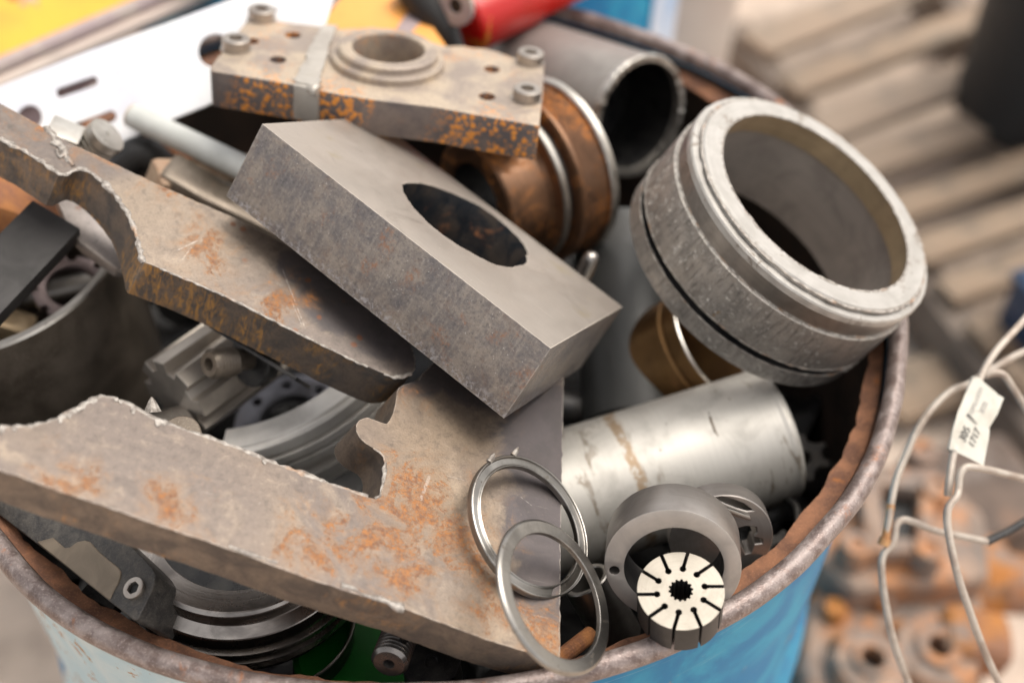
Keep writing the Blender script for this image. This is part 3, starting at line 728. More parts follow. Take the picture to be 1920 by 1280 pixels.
for f in b.faces:
    c = f.calc_center_median()
    if abs(f.normal.z) > .75: f.material_index = 0
    elif abs(c.x) > DX / 2 - .002 or abs(c.y) > DY / 2 - .002: f.material_index = 1
    else: f.material_index = 2
link_block = link('steel_block', b, [M['block_top'], M['block_side'], M['bore']], fr=fb, ang=35)
tag(link_block, 'thick bare steel block with a burnt oval bore, tilted on both plates', 'steel block')

# ------------------------------------------------------------------ big bearing ring
nb = unit(.44, -.05, .895); fr = Fr((0.2286, -0.0132, 0.0644), nb)
t = empty('bearing_ring', fr, 'large thick pitted steel bearing ring with a dark groove, resting on the right rim', 'bearing ring')
def chip(amp, sc, lo=0.0):
    def f(a, r, z, k):
        q = Vector((math.cos(a) * sc, math.sin(a) * sc, z * 300))
        d = amp * mnoise.noise(q)
        return r + d, z + d * .6
    return f
L = .067
op = [(.0640, 0), (.0757, .0), (.0766, -.0008), (.0768, -.0030), (.0812, -.0036), (.0820, -.0046), (.0822, -.0080), (.0812, -.0088), (.0812, -.0185), (.0832, -.0195), (.0838, -.0480),
      (.0836, -.0490), (.0790, -.0494), (.0790, -.0536), (.0836, -.0540), (.0836, -L + .001), (.0820, -L), (.0680, -L), (.0680, -.016), (.0655, -.0155), (.0648, -.0010)]
b = lathe(B(), op, 220, ring=True, jit=chip(.00035, 26))
for f in b.faces:
    c = f.calc_center_median(); r = math.hypot(c.x, c.y)
    f.material_index = 0 if c.z > -.0085 else 1
    if r < .0830 and -.0541 < c.z < -.0488 and r > .07: f.material_index = 2
    elif r < .0815 and -.0187 < c.z < -.0086 and r > .07: f.material_index = 5
    elif r < .0690 and c.z < -.0012: f.material_index = 3 if c.z > -.0158 else 4
link('outer_ring', b, [M['bearing'], M['bearing_side'], M['dark'], M['bore_gold'], M['bore_grey'], M['steel_dull']], t, ang=12)
b = B()
for rr, z, r0, sd in ((.0770, -.0012, .0014, 1.), (.0812, -.0188, .0012, 2.), (.0645, -.0002, .0010, 5.), (.0836, -.0488, .0009, 6.), (.0836, -.0542, .0009, 7.)):
    pts = [(rr * math.cos(a), rr * math.sin(a)) for a in np.linspace(0, 2 * math.pi, 140)]
    bead(b, pts, r0, sd, .6, 6, .0014, z)
link('burr_edge', b, M['slag'], t, ang=60)

# ------------------------------------------------------------------ rust-bloomed housing bracket
nk = unit(.0886, .1862, .9785); fbo = Fr((-.0201, .0762, .0989), nk); fk = Fr(fbo.o - .0095 * nk, nk)
ok = [(394, 126), (408, 106), (437, 78), (447, 58), (468, 30), (492, 30), (522, 40), (578, 46), (640, 54), (700, 50), (780, 68), (835, 86), (868, 85), (886, 89), (910, 90), (932, 96), (961, 107), (1005, 112), (1021, 120),
      (1018, 180), (1012, 236), (915, 219), (818, 201), (716, 189), (640, 178), (546, 158), (470, 145), (396, 133)]
qk = [fk.px(*p) for p in ok]
TB = .0225
holes = [circ(*fk.px(*c), .0047, 20) for c in ((521, 111), (549, 65), (922, 129), (913, 180), (470, 76))]
hc = fk.px(729, 92)
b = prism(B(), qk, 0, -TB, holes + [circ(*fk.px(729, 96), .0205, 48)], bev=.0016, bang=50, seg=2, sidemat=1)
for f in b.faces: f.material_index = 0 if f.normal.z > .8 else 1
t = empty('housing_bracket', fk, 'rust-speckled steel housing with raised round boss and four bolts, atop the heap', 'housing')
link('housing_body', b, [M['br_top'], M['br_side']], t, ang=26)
c0 = fk.loc(fbo.o)[:2]
b = lathe(B(), [(.0205, -.021), (.0215, .0085), (.0222, .0095), (.0285, .0095), (.0298, .0085), (.0300, .0050), (.0330, .0046), (.0340, .0036), (.0340, -.001), (.0325, -.001), (.0325, -.021)], 96, ring=True)
for v in b.verts: v.co += Vector((c0[0], c0[1], 0))
link('boss', b, [M['br_top']], t)
for i, (cx, cy) in enumerate(((443, 92), (491, 36), (993, 117), (987, 186))):
    c = fk.px(cx, cy)
    b = lathe(B(), [(.0, .0035), (.0036, .0035), (.0040, .0070), (.0076, .0070), (.0083, .0062), (.0083, .0005), (.0092, .0004), (.0092, -.0005)], 40)
    for v in b.verts: v.co += Vector((c[0], c[1], 0))
    bo = link('bolt', b, M['boltsteel'], t, ang=35)
b = prism(B(), ragged([fk.px(*p) for p in ((604, 52), (634, 54), (624, 72), (618, 92), (612, 112), (606, 135), (600, 160), (598, 168), (553, 158), (562, 138), (572, 118), (580, 98), (590, 76))], .0022, .0016, 2.2, True, 260), .0022, -.001, bev=.001, bang=50)
A, Bq = np.array(fk.px(552, 158)), np.array(fk.px(600, 168)); d = Bq - A; aa = math.atan2(d[1], d[0])
box(b, (*((A + Bq) / 2 + np.array([0, -.0004])), -.0098), (float(np.linalg.norm(d)), .0046, .0215), .0012, 2, Matrix.Rotation(aa, 3, 'Z'))
g = bead(B(), [(A[0], A[1] - .001), (Bq[0], Bq[1] - .001)], .0042, 3.5, .8, 9, z=-.0006); merge(b, g)
g = bead(B(), [(A[0] - .0004, A[1] + .004), (A[0] + .005, A[1] + .012), (A[0] + .010, A[1] + .020)], .0022, 4.5, .6, 8, z=.001); merge(b, g)
bmesh.ops.subdivide_edges(b, edges=[e for e in b.edges if e.calc_length() > .003], cuts=2, use_grid_fill=False); wob(b, .0006, 330, 4)
link('weld_strip', b, M['weld'], t, ang=50)

# ------------------------------------------------------------------ rust-glazed pulley under the bracket
fr = Fr((.0816, .088, .0012), unit(-.768, -.634, .0925))
pf = [(.0595, -.005), (.0605, -.004), (.0605, .0), (.0595, .0012), (.0570, .0014)]
for i in range(9): pf += [(.0570, .0022 + i * .002), (.0563, .0032 + i * .002)]
pf += [(.0572, .0210), (.0590, .0216), (.0592, .0245), (.0570, .0254), (.0500, .0258), (.0490, .0300), (.0535, .0306), (.0540, .0345), (.0525, .0352), (.0440, .0356), (.0415, .0380), (.0385, .0500), (.0380, .0640), (.0365, .0655), (.0250, .0655), (.0240, .0640), (.0240, -.005)]
b = lathe(B(), pf, 128, ring=True)
for f in b.faces:
    c = f.calc_center_median(); r = math.hypot(c.x, c.y)
    f.material_index = 1 if (r > .0597 and c.z < .0013) or (r > .052 and .030 < c.z < .0356) else (2 if r < .051 and .0256 < c.z < .0302 else 0)
tag(link('grooved_pulley', b, [M['copper'], M['pipe_rim'], M['dark']], fr=fr), 'orange-brown grooved pulley with a copper-coloured hub, under the right end of the housing', 'pulley')

# ------------------------------------------------------------------ big grey pipe
fr = Fr((.1437, .1463, .0004), unit(.6335, -.7321, .2502))
t = empty('grey_pipe', fr, 'wide plain grey steel pipe with an open black mouth, behind the pulley', 'pipe')
link('pipe_wall', lathe(B(), [(.0425, -.004), (.0427, -.18), (.0380, -.18), (.0385, -.004)], 128, ring=True), [M['pipe']], t)
link('mouth_shade', lathe(B(), [(.0379, -.0052), (.0384, -.0052), (.0379, -.1), (.0377, -.1)], 96, ring=True), M['black'], t)  # black sleeve put in for the shade inside the mouth
def torn(a, r, z, k): return r + .0006 * mnoise.noise(Vector((math.cos(a) * 14, math.sin(a) * 14, z * 99))), z + .0010 * mnoise.noise(Vector((math.cos(a) * 11, math.sin(a) * 11, 3)))
link('cut_rim', lathe(B(), [(.0386, .0004), (.0428, .0008), (.0436, -.0010), (.0434, -.0042), (.0426, -.0052), (.0386, -.0052)], 160, ring=True, jit=torn), M['pipe_rim'], t)
link('mouth_shade_plug', solid([(0, -.05), (.0376, -.05), (.0376, -.12), (0, -.12)]), M['black'], t)  # added black plug, keeps the pipe mouth dark

# ------------------------------------------------------------------ polished cylinder
ax = ndir(1300, 850, -.24, 17.5); fr = Fr(at(1457, 812, .70), ax)
b = solid([(0, 0), (.0385, 0), (.0405, -.0030), (.0405, -.0060), (.0403, -.0065), (.0405, -.17), (.0, -.17)], 128, .0016)
t = empty('polished_cylinder', fr, 'fat polished steel cylinder with dark scars, lying below the large bearing ring', 'cylinder')
link('cylinder_body', b, M['cylinder'], t, ang=20)
b = B()
def scar(pts, wdt, sd):
    P = []
    for (x, y) in pts:
        r = ray(x, y); # meet the cylinder
        o = fr.loc(CAM); dv = fr.vec(r); A = dv[0] ** 2 + dv[1] ** 2; Bq = 2 * (o[0] * dv[0] + o[1] * dv[1]); Cq = o[0] ** 2 + o[1] ** 2 - .0406 ** 2
        s = (-Bq - math.sqrt(max(0, Bq * Bq - 4 * A * Cq))) / (2 * A); P.append(o + s * dv)
    P = resample(P, .0012); rad = [wdt * (.35 + .65 * math.sin(math.pi * (i + .5) / len(P))) * (1 + .5 * mnoise.noise(Vector((i * .6, sd, 0)))) for i in range(len(P))]
    for i, p in enumerate(P):
        p[:2] *= 1 - .0007 / np.hypot(p[0], p[1])
    link('score_mark', tube(B(), P, rad, 6, True, 1.0), M['dark_brown'], t, ang=60)
scar([(1328, 770), (1334, 790), (1341, 808), (1349, 820)], .0011, 1); scar([(1312, 728), (1318, 742)], .0008, 2); scar([(1415, 935), (1418, 925)], .0008, 6)
scar([(1236, 838), (1243, 852)], .0007, 4); scar([(1248, 790), (1252, 800)], .0006, 5); scar([(1366, 742), (1370, 752)], .0006, 7)
b.free()

# ------------------------------------------------------------------ thin rings lying on the plate
def moved(C, R, d):
    C = np.array(C); k = d / ((C - CAM) @ FW); return CAM + (C - CAM) * k, R * k
C, R = moved((.0683, -.2025, .013), .0372, .564); ri = R * .835
fr = Fr(C, unit(.62, -.06, .78))
b = lathe(B(), chamf([(ri, .0010), (ri + .0008, .0012), (ri + .0012, .0003), (R - .0013, .0003), (R - .0010, .0018), (R, .0014), (R, -.0022), (ri, -.0022)], .0003), 140, ring=True)
t = empty('retaining_ring', fr, 'thin stepped steel ring lying on the lower plate, partly under the second ring', 'ring', 'thin steel rings')
link('ring_body', b, M['ringsteel'], t, ang=12)
b = B()
for pxy in ((917, 862), (962, 850)):
    p = fr.px(*pxy); q = [np.array([p[0] - .001, p[1] - .002, .001]), np.array([p[0] + .0006, p[1] + .0012, .0022]), np.array([p[0] + .0012, p[1] + .0028, .0026])]
    tube(b, q, [.0016, .0012, .0004], 6)
link('burr', b, M['slag'], t)
C, R = moved((.0798, -.2457, .021), .0372, .527); ri = R * .805
fr = Fr(C, unit(.695, -.03, .715))
b = lathe(B(), chamf([(ri, .0012), (ri + .0003, .0014), (R - .0012, .0014), (R, .0004), (R, -.0012), (ri, -.0012)], .00025), 140, ring=True)
tag(link('retaining_ring', b, M['ringsteel'], fr=fr, ang=12), 'flat-faced steel ring overlapping the other thin ring and the front rim', 'ring', 'thin steel rings')
fr = Fr(at(1098, 1085, .60), ndir(1098, 1085, .5, 120))
tag(link('grey_sleeve', ringbm(.0125, .0095, 0, -.04), M['steel_dull'], fr=fr), 'plain grey sleeve half hidden behind the front thin ring', 'sleeve')
b = tube(B(), [at(1030, 1248, .566), at(1062, 1224, .572), at(1108, 1188, .585)], .0042, 16)
tag(link('rusty_stub', b, M['rust'], fr=None), 'short rusty brown rod seen through the front thin ring, by the rim', 'rod')

# ------------------------------------------------------------------ pump cam ring, rotor and plate
fr = Fr((.1358, -.227, .0177), unit(-.12, -.915, .36))
co = circ(0, 0, .0322, 120)
ci = fr.px(1263, 1064); pin = fr.px(1152, 1069)
inner = circ(ci[0], ci[1], .0238, 90, .0222, rot=.6)
b = prism(B(), co, 0, -.0225, [inner, circ(*pin, .0024, 24)], bev=.0006, bang=60, seg=2)
for f in b.faces:
    c = f.calc_center_median(); f.material_index = 1 if f.normal.z > .9 else (2 if math.hypot(c.x - ci[0], c.y - ci[1]) < .0242 else 0)
tag(link('cam_ring', b, [M['camring'], m_turned('cam_face_lit', (.50, .46, .425), (.36, .33, .305), .42, 120, metal=.6, edge=.0008), M['dark']], fr=fr, ang=26), 'smooth grey pump cam ring with one small pin hole, standing behind the slotted rotor', 'cam ring')  # front face is the same steel, coloured paler as if lit
fr = Fr(CAM + (np.array((.1363, -.2481, .0323)) - CAM) * 1.0115, unit(-.0919, -.0375, .9951)); RR = .0196 * 1.0115
mid = fr.px(1277, 1104)
ang0 = []
tips = [((1279.3, 1062), (1287.3, 1031.5)), ((1308.5, 1074), (1331, 1058)), ((1325.8, 1097.8), (1356.3, 1096.5)), ((1322.6, 1124.3), (1352.3, 1143)), ((1303.2, 1145.6), (1317.8, 1174.8)), ((1272.6, 1149.6), (1267.3, 1180)),
        ((1244.8, 1137.7), (1220.8, 1157.6)), ((1229.4, 1112.4), (1193, 1116.4)), ((1230.7, 1085), (1205, 1071)), ((1251.4, 1066), (1236.8, 1042))]
out = []
pol = sorted([(math.atan2(fr.px(*a)[1], fr.px(*a)[0]), math.atan2(fr.px(*e)[1], fr.px(*e)[0])) for a, e in tips])
base = np.mean([p[0] - 2 * math.pi * i / 10 for i, p in enumerate(pol)])
rk = RR * .56; wslot = .00088; rh = .00155
for i in range(10):
    a = base + 2 * math.pi * i / 10; kc = np.array([rk * math.cos(a), rk * math.sin(a)]); ea = a - .075
    ec = np.array([RR * math.cos(ea), RR * math.sin(ea)]); d = unit(ec - kc); nn = np.array([-d[1], d[0]])
    a_prev = base + 2 * math.pi * (i - 1) / 10 - .075 + .03
    for k in range(9):
        tt = a_prev + (ea - .03 - a_prev) * k / 8; out.append((RR * math.cos(tt), RR * math.sin(tt)))
    out.append(tuple(ec - nn * wslot)); ph = math.asin(wslot / rh); da = math.atan2(d[1], d[0])
    for k in range(13):
        tt = da - ph - (2 * math.pi - 2 * ph) * k / 12; out.append(tuple(kc + rh * np.array([math.cos(tt), math.sin(tt)])))
    out.append(tuple(ec + nn * wslot))
spl = []
for i in range(14):
    for k, r in ((0, .0057), (.28, .0057), (.5, .0049), (.78, .0049)):
        a = 2 * math.pi * (i + k) / 14; spl.append((r * math.cos(a), r * math.sin(a)))
b = prism(B(), out, 0, -.0200, [spl], bev=.00022, bang=70, seg=1)
for f in b.faces: f.material_index = 0 if f.normal.z > .5 else 1
tag(link('slotted_rotor', b, [M['rotor'], M['rotor_side']], fr=fr, ang=35), 'small pale pump rotor with ten keyhole slots and splined bore, on the rim', 'rotor')
nn = ndir(1350, 1010, .80, -75); fr = Fr(at(1352, 1010, .592), nn)
rp = .0262
kid = [fr.px(*p) for p in ((1338, 934), (1352, 931), (1372, 935), (1395, 944), (1412, 957), (1400, 958), (1380, 952), (1360, 944))]
win = [fr.px(*p) for p in ((1384, 990), (1400, 986), (1418, 988), (1419, 998), (1412, 1006), (1430, 1010), (1429, 1018), (1414, 1020), (1408, 1036), (1398, 1038), (1386, 1015))]
b = prism(B(), circ(0, 0, rp, 90), 0, -.012, [kid, win], bev=.0005, bang=60, seg=1)
t = empty('pump_plate', fr, 'grey round pump end plate with kidney slot and cut window, behind the cam ring', 'pump plate')
link('plate_body', b, M['camring'], t, ang=26)
b = prism(B(), [fr.px(*p) for p in ((1350, 944), (1375, 953), (1405, 964), (1408, 974), (1380, 965), (1352, 953))], .0016, -.002, bev=.0005)
link('raised_land', b, M['steel'], t)

# ------------------------------------------------------------------ star gears at the right
def gear(n, ro, ri, wf=.45):
    o = []
    for i in range(n):
        for k, r in ((0, ri), (.22, ri), (.36, ro), (.36 + wf * .5, ro), (.80, ri)):
            a = 2 * math.pi * (i + k) / n; o.append((r * math.cos(a), r * math.sin(a)))
    return o
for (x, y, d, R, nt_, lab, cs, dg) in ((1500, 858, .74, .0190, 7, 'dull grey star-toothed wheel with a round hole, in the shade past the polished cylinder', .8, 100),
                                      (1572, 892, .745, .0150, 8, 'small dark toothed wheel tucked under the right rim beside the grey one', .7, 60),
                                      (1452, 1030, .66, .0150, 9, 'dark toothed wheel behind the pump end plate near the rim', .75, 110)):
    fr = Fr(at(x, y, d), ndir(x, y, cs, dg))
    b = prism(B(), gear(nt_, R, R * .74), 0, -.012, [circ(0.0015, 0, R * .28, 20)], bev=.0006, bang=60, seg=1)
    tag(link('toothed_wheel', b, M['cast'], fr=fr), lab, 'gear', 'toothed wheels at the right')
fr = Fr(at(1450, 985, .675), ndir(1450, 985, .6, 150))
tag(link('dark_washer', ringbm(.019, .016, 0, -.004), M['dark'], fr=fr), 'thin dark ring in the shade between pump plate and rim', 'washer')

# ------------------------------------------------------------------ dark pipe, brown race, stud, grey tube
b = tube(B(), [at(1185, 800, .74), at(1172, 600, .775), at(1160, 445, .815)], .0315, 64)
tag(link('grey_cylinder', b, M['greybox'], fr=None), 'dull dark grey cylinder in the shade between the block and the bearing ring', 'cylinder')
fr = Fr(at(1335, 640, .735), ndir(1335, 640, .42, 28))
b = lathe(B(), chamf([(.0352, .0), (.0374, .0), (.0378, -.0016), (.0376, -.010), (.0366, -.0105), (.0366, -.0125), (.0377, -.013), (.0378, -.040), (.032, -.041), (.0345, -.001)], .0004), 100, ring=True)
for f in b.faces: f.material_index = 1 if f.calc_center_median().z > -.0012 else 0
tag(link('brown_race', b, [m_turned('brown_race_steel', (.26, .15, .065), (.14, .08, .04), .40, 300, rust=.3), M['steel']], fr=fr), 'brown rusted bearing race with a bright edge, beneath the large bearing ring', 'bearing race')
fr = Fr(at(1111, 478, .715), ndir(1111, 478, .35, 65))
tag(link('round_stud', solid([(0, .002), (.0035, .0012), (.0052, -.002), (.0055, -.016), (0, -.016)], 32, .0008), M['steel'], fr=fr), 'small shiny round-ended stud poking up behind the block', 'stud')
b = tube(B(), [at(1000, 756, .755), at(1110, 770, .755), at(1215, 785, .76)], .0105, 32)
tag(link('blue_grey_tube', b, M['dark']), 'dull blue-grey tube crossing behind the lower plate and polished cylinder', 'tube')
b = tube(B(), [at(1190, 760, .80), at(1330, 800, .82)], .03, 24)
tag(link('dark_roller', b, M['black']), 'black roller deep behind the polished cylinder', 'roller')

# ------------------------------------------------------------------ white perforated sheet
nw = unit(-.10, -.58, .81); fr = Fr(ath(350, 205, .045), nw)
ow = [(-260, 262), (0, 161), (168, 94), (302, 47), (420, 3), (600, -62), (640, -50), (606, 60), (520, 130), (386, 199), (329, 222), (200, 280), (0, 370), (-260, 490)]
hl = [slot(fr.px(113, 174), fr.px(174, 153), .0030), slot(fr.px(140, 243), fr.px(207, 219), .0036), circ(*fr.px(402, 95), .0108, 32), circ(*fr.px(54, 222), .0085, 28), circ(*fr.px(513, 20), .0018, 16)]
b = prism(B(), [fr.px(*p) for p in ow], 0, -.0015, hl, bev=.0005, bang=60, seg=1)
tag(link('perforated_sheet', b, M['white'], fr=fr), 'bright white painted sheet metal strip with slots and round holes, at the upper left', 'sheet metal')

# ------------------------------------------------------------------ pale tube and small shafts at the left
p0, p1_ = at(248, 217, .735), at(470, 321, .715)
fr = Fr(p0, unit(p0 - p1_)); Lt = float(np.linalg.norm(p1_ - p0)) + .03
b = lathe(B(), [(.0058, .0), (.0076, .0004), (.0078, -.0008), (.0078, -Lt), (.0058, -Lt)], 48, ring=True)
for f in b.faces: f.material_index = 1 if math.hypot(*f.calc_center_median()[:2]) < .0066 or f.calc_center_median().z > -.0003 else 0
tag(link('pale_tube', b, [M['tube'], M['rust_pale']], fr=fr), 'smooth pale grey tube with an open rusty end, between the white sheet and the block', 'tube')
fr = Fr(at(203, 252, .67), ndir(203, 252, .50, 40))
pf = [(0, .0), (.0006, 0), (.0012, -.001), (.0016, 0), (.0108, 0), (.0112, -.0006), (.0112, -.005)]
for i in range(4): pf += [(.0098, -.0055 - i * .003), (.0098, -.0068 - i * .003), (.0110, -.0072 - i * .003), (.0110, -.0082 - i * .003)]
pf += [(.0112, -.022), (.0112, -.045), (0, -.045)]
tag(link('ridged_shaft', lathe(B(), pf, 64), M['pipe_rim'], fr=fr), 'short ridged grey shaft end with a centre hole, in front of the white sheet', 'shaft')
fr = Fr(at(122, 250, .66), ndir(122, 250, .6, 70), ndir(122, 250, 0, -30))
tag(link('square_stub', box(B(), (0, 0, -.012), (.018, .018, .03), .001), M['pipe_rim'], fr=fr), 'small pale square steel stub left of the ridged shaft', 'steel stub')
b = tube(B(), cr([at(215, 330, .75), at(255, 290, .745), at(290, 300, .75), at(330, 350, .77)], 6), .011, 20)
tag(link('black_hose', b, M['rubber']), 'black rubber hose piece in the dark below the pale tube', 'hose')
def rock(name, x, y, d, dims, m, lab, cat, cs=.7, dg=70, xd=-20, seed=1.0, amp=.002, grp=None):
    fr = Fr(at(x, y, d), ndir(x, y, cs, dg), ndir(x, y, 0, xd))
    b = box(B(), (0, 0, 0), dims, min(dims) * .18, 2); bmesh.ops.subdivide_edges(b, edges=b.edges[:], cuts=2, use_grid_fill=True)
    wob(b, amp, 60, seed); return tag(link(name, b, m, fr=fr, ang=26), lab, cat, grp)
rock('rusty_chunk', 330, 298, .775, (.045, .02, .03), M['rust'], 'small rust-orange lump in the gap below the pale tube', 'scrap chunk', seed=3.)
rock('brown_offcut', 385, 345, .735, (.07, .022, .03), M['rust_pale'], 'tan and white stained offcut between pale tube and upper plate', 'offcut', xd=22, seed=5.)
rock('brown_offcut', 430, 400, .725, (.09, .024, .03), M['dark_brown'], 'darker brown offcut half under the left corner of the block', 'offcut', xd=-35, seed=6.)
rock('rusty_chunk', 20, 385, .70, (.06, .04, .03), M['rust'], 'blurred orange-rust lump at the left edge below the upper plate', 'scrap chunk', seed=8., xd=-40, amp=.003)
rock('rusty_chunk', 20, 440, .72, (.05, .05, .03), M['rust_pale'], 'tan rusted lump behind the dark flat bar at the left edge', 'scrap chunk', seed=9., xd=-40, amp=.003)

# ------------------------------------------------------------------ left side: flat bar, light plate, cup, lock nut
A, Bp = at(61, 374, .645), at(151, 428, .645); dn = at(0, 510, .62) - at(107, 400, .645)
xx = unit(Bp - A); dd = unit(dn - (dn @ xx) * xx); nn = np.cross(dd, xx)
if nn @ FW > 0: nn = -nn
wd = float(np.linalg.norm(Bp - A)); fr = Fr((A + Bp) / 2 + dd * .06 - nn * .006, nn, xx)
sgn = 1 if fr.y @ dd > 0 else -1
b = box(B(), (0, 0, 0), (wd, .12, .012), .0012)
tag(link('flat_bar', b, m_turned('bar_steel', (.040, .037, .036), (.022, .021, .020), .6, 1, metal=.3), fr=fr), 'dark machined flat steel bar slanting down to the left edge', 'flat bar')
f3 = Fr(at(190, 440, .655), n2)
b = prism(B(), [f3.px(*p) for p in ((95, 345), (240, 330), (345, 490), (218, 503), (152, 456), (128, 425))], 0, -.008, bev=.0008, bang=50)
tag(link('light_plate', b, m_plate('pale_plate', (.36, .31, .27), (.30, .27, .26), (.44, .40, .36), .2, 6.0), fr=f3), 'pale flat plate showing under the curved notch of the upper plate', 'steel plate')
fr = Fr(at(-78, 452, .70), unit(.02, -.02, 1))
b = lathe(B(), chamf([(.0895, 0), (.0955, 0), (.0955, -.13), (.0895, -.13)], .0012), 140, ring=True)
for f in b.faces: f.material_index = 1 if f.calc_center_median().z > -.0013 else 0
tag(link('thick_ring', b, [M['dark_brown'], M['pipe_rim']], fr=fr), 'broad dark brown steel ring with shiny upper edge, at the left picture edge', 'ring')
fr = Fr(at(134, 537, .70), ndir(134, 537, .84, 98)); R = .0222
o = []
for i in range(8):
    for k, r in ((0, R), (.15, R), (.45, R), (.70, R), (.72, R * .86), (.98, R * .86)):
        a = 2 * math.pi * (i + k) / 8 + .3; o.append((r * math.cos(a), r * math.sin(a)))
hole = [p for p in circ(0, .0003, .0142, 48)]
hole[0] = (.0168, -.0015); hole[1] = (.0168, .0021)
b = prism(B(), o, 0, -.006, [hole], bev=.0008, bang=45, seg=2)
tag(link('lock_nut', b, m_turned('plum_steel', (.20, .155, .15), (.12, .095, .095), .4, 200, metal=.6), fr=fr), 'purplish notched lock nut lying inside the broad dark ring', 'lock nut')
b = tube(B(), [at(20, 575, .76), at(70, 555, .755), at(190, 530, .76)], .009, 24)
tag(link('bright_rod', b, M['steel_dull']), 'dull rod seen through and left of the lock nut', 'rod')
rock('brass_block', 8, 625, .73, (.03, .02, .03), M['bore_gold'], 'brass-coloured block at the left edge inside the broad ring', 'block', seed=2., amp=.0006)

# ------------------------------------------------------------------ splined shaft, fitting and friends under the plates
a_in = ndir(327, 745, .38, 217); fr = Fr(at(326, 748, .665), a_in); R = .0262
def spline(n, ro, ri, wt):
    o = []
    for i in range(n):
        for k, r in ((-wt * .5, ri), (-wt * .40, ro), (wt * .40, ro), (wt * .5, ri), (.5, ri)):
            a = 2 * math.pi * (i + k) / n + .25; o.append((r * math.cos(a), r * math.sin(a)))
    return o
b = prism(B(), spline(8, R, R * .74, .62), 0, -.10, bev=.0006, bang=40, seg=1)
tag(link('splined_shaft', b, m_turned('shaft_steel', (.60, .54, .47), (.36, .32, .28), .3, 2, metal=.7, rust=.06), fr=fr), 'coarse splined steel shaft showing between the two plates', 'shaft')
fr = Fr(at(296, 790, .65), ndir(296, 790, .55, 100), ndir(300, 768, 0, 35))
tag(link('pale_spacer', box(B(), (0, 0, -.01), (.036, .02, .02), .001), M['steel'], fr=fr), 'pale bright spacer against the end of the splined shaft', 'spacer')
fr = Fr(at(391, 683, .628), ndir(391, 683, .62, 188)); pf = [(0, -.006), (.0033, -.006), (.0036, 0), (.0066, 0), (.0078, -.0018)]
for i in range(7): pf += [(.0084, -.0026 - i * .0021), (.0074, -.0036 - i * .0021)]
pf += [(.0074, -.0185), (.0070, -.019), (.0060, -.020), (.0060, -.045), (0, -.045)]
t = empty('threaded_fitting', fr, 'hollow dark threaded fitting pointing left between the two plates', 'fitting')
link('threaded_end', lathe(B(), pf, 56), M['dark_brown'], t, ang=25)
link('collar', lathe(B(), [(.006, -.028), (.0150, -.028), (.0160, -.029), (.0160, -.033), (.0130, -.034), (.0130, -.040), (.006, -.041)], 56), M['dark'], t)
b = B(); A, Bp = at(396, 612, .628), at(558, 712, .618); xx = unit(Bp - A)
fr = Fr((A + Bp) / 2, np.cross(xx, unit(ray(480, 665))), xx)
tag(link('thin_bracket', box(B(), (0, .012, 0), (float(np.linalg.norm(Bp - A)), .03, .0022), .0006), M['dark'], fr=fr), 'thin dark strip bracket seen edge-on above the threaded fitting', 'bracket')
fr = Fr(at(545, 790, .74), ndir(545, 790, .82, 110))
b = prism(B(), circ(0, 0, .036, 64), 0, -.008, [circ(0, 0, .020, 40)] + [circ(.028 * math.cos(a), .028 * math.sin(a), .0030, 16) for a in np.arange(0.2, 6.2, math.pi / 4)], bev=.0008, bang=60)
tag(link('drilled_flange', b, m_turned('lavender_steel', (.36, .36, .40), (.24, .24, .26), .4, 200), fr=fr), 'bluish grey flange with small drilled holes, in the shade above the grooved race', 'flange')
def sector(px, py, d, R, cs, dg, prof, name, mats, lab, cat, half=1.1):
    n = ndir(px, py, cs, dg); v = -unit(ray(px, py))
    out_dir = unit(v - (v @ n) * n)                 # the side of the wall that faces us
    C = at(px, py, d) - R * out_dir
    fr = Fr(C, n, out_dir)
    b = lathe(B(), prof, 90, ring=True, a0=-half, a1=half)
    return tag(link(name, b, mats, fr=fr), lab, cat)
R = .105
sector(588, 800, .655, R, .72, 119, chamf([(R - .018, .002), (R - .004, .002), (R - .003, 0), (R, -.0005), (R, -.0088), (R - .0050, -.0092), (R - .0050, -.0112), (R + .0005, -.0116), (R + .0005, -.0175), (R - .0050, -.0179), (R - .0050, -.0200), (R, -.0204),
        (R, -.0268), (R - .0050, -.0272), (R - .0050, -.036), (R - .001, -.0365), (R - .001, -.048), (R - .02, -.048)], .0003), 'grooved_race', [m_turned('bright_race', (.86, .82, .76), (.66, .62, .57), .30, 900, metal=.25)],
       'bright half race with parallel grooves, between the plates left of the hooked notch', 'bearing race', .52)
fr = Fr(at(462, 1006, .606), unit(.03, -.03, 1)); R = .0655
pf = [(R - .024, .020), (R - .012, .020), (R - .010, .0185), (R - .0095, .012), (R - .003, .0095), (R - .0015, .0045), (R - .0015, .002), (R - .004, .0015), (R - .004, -.001), (R, -.0015), (R, -.0060), (R - .0028, -.0065), (R - .0028, -.0085), (R + .0008, -.009),
      (R + .0008, -.0145), (R - .001, -.0152), (R - .001, -.0200), (R - .006, -.021), (R - .006, -.03), (R - .024, -.03)]
t = empty('stepped_race', fr, 'shiny stepped half race glinting in the dark under the lower plate', 'bearing race')
link('shade_disc', solid([(0, -.009), (R - .012, -.009), (R - .012, -.016), (0, -.016)], 48), M['black'], t)  # added black disc, keeps the inside of the race dark
link('race_body', lathe(B(), chamf(pf, .0004), 120, ring=True, a0=-2.75, a1=-.25), m_turned('bright_turned', (.48, .44, .40), (.10, .09, .085), .24, 900), t)
fr = Fr(at(340, 815, .56), unit(.1, -.3, .95))
tag(link('thin_disc', solid([(0, .001), (.0095, .001), (.0095, -.002), (0, -.002)], 40), M['dark_brown'], fr=fr), 'thin bright disc peeking over the slag edge of the lower plate', 'disc')
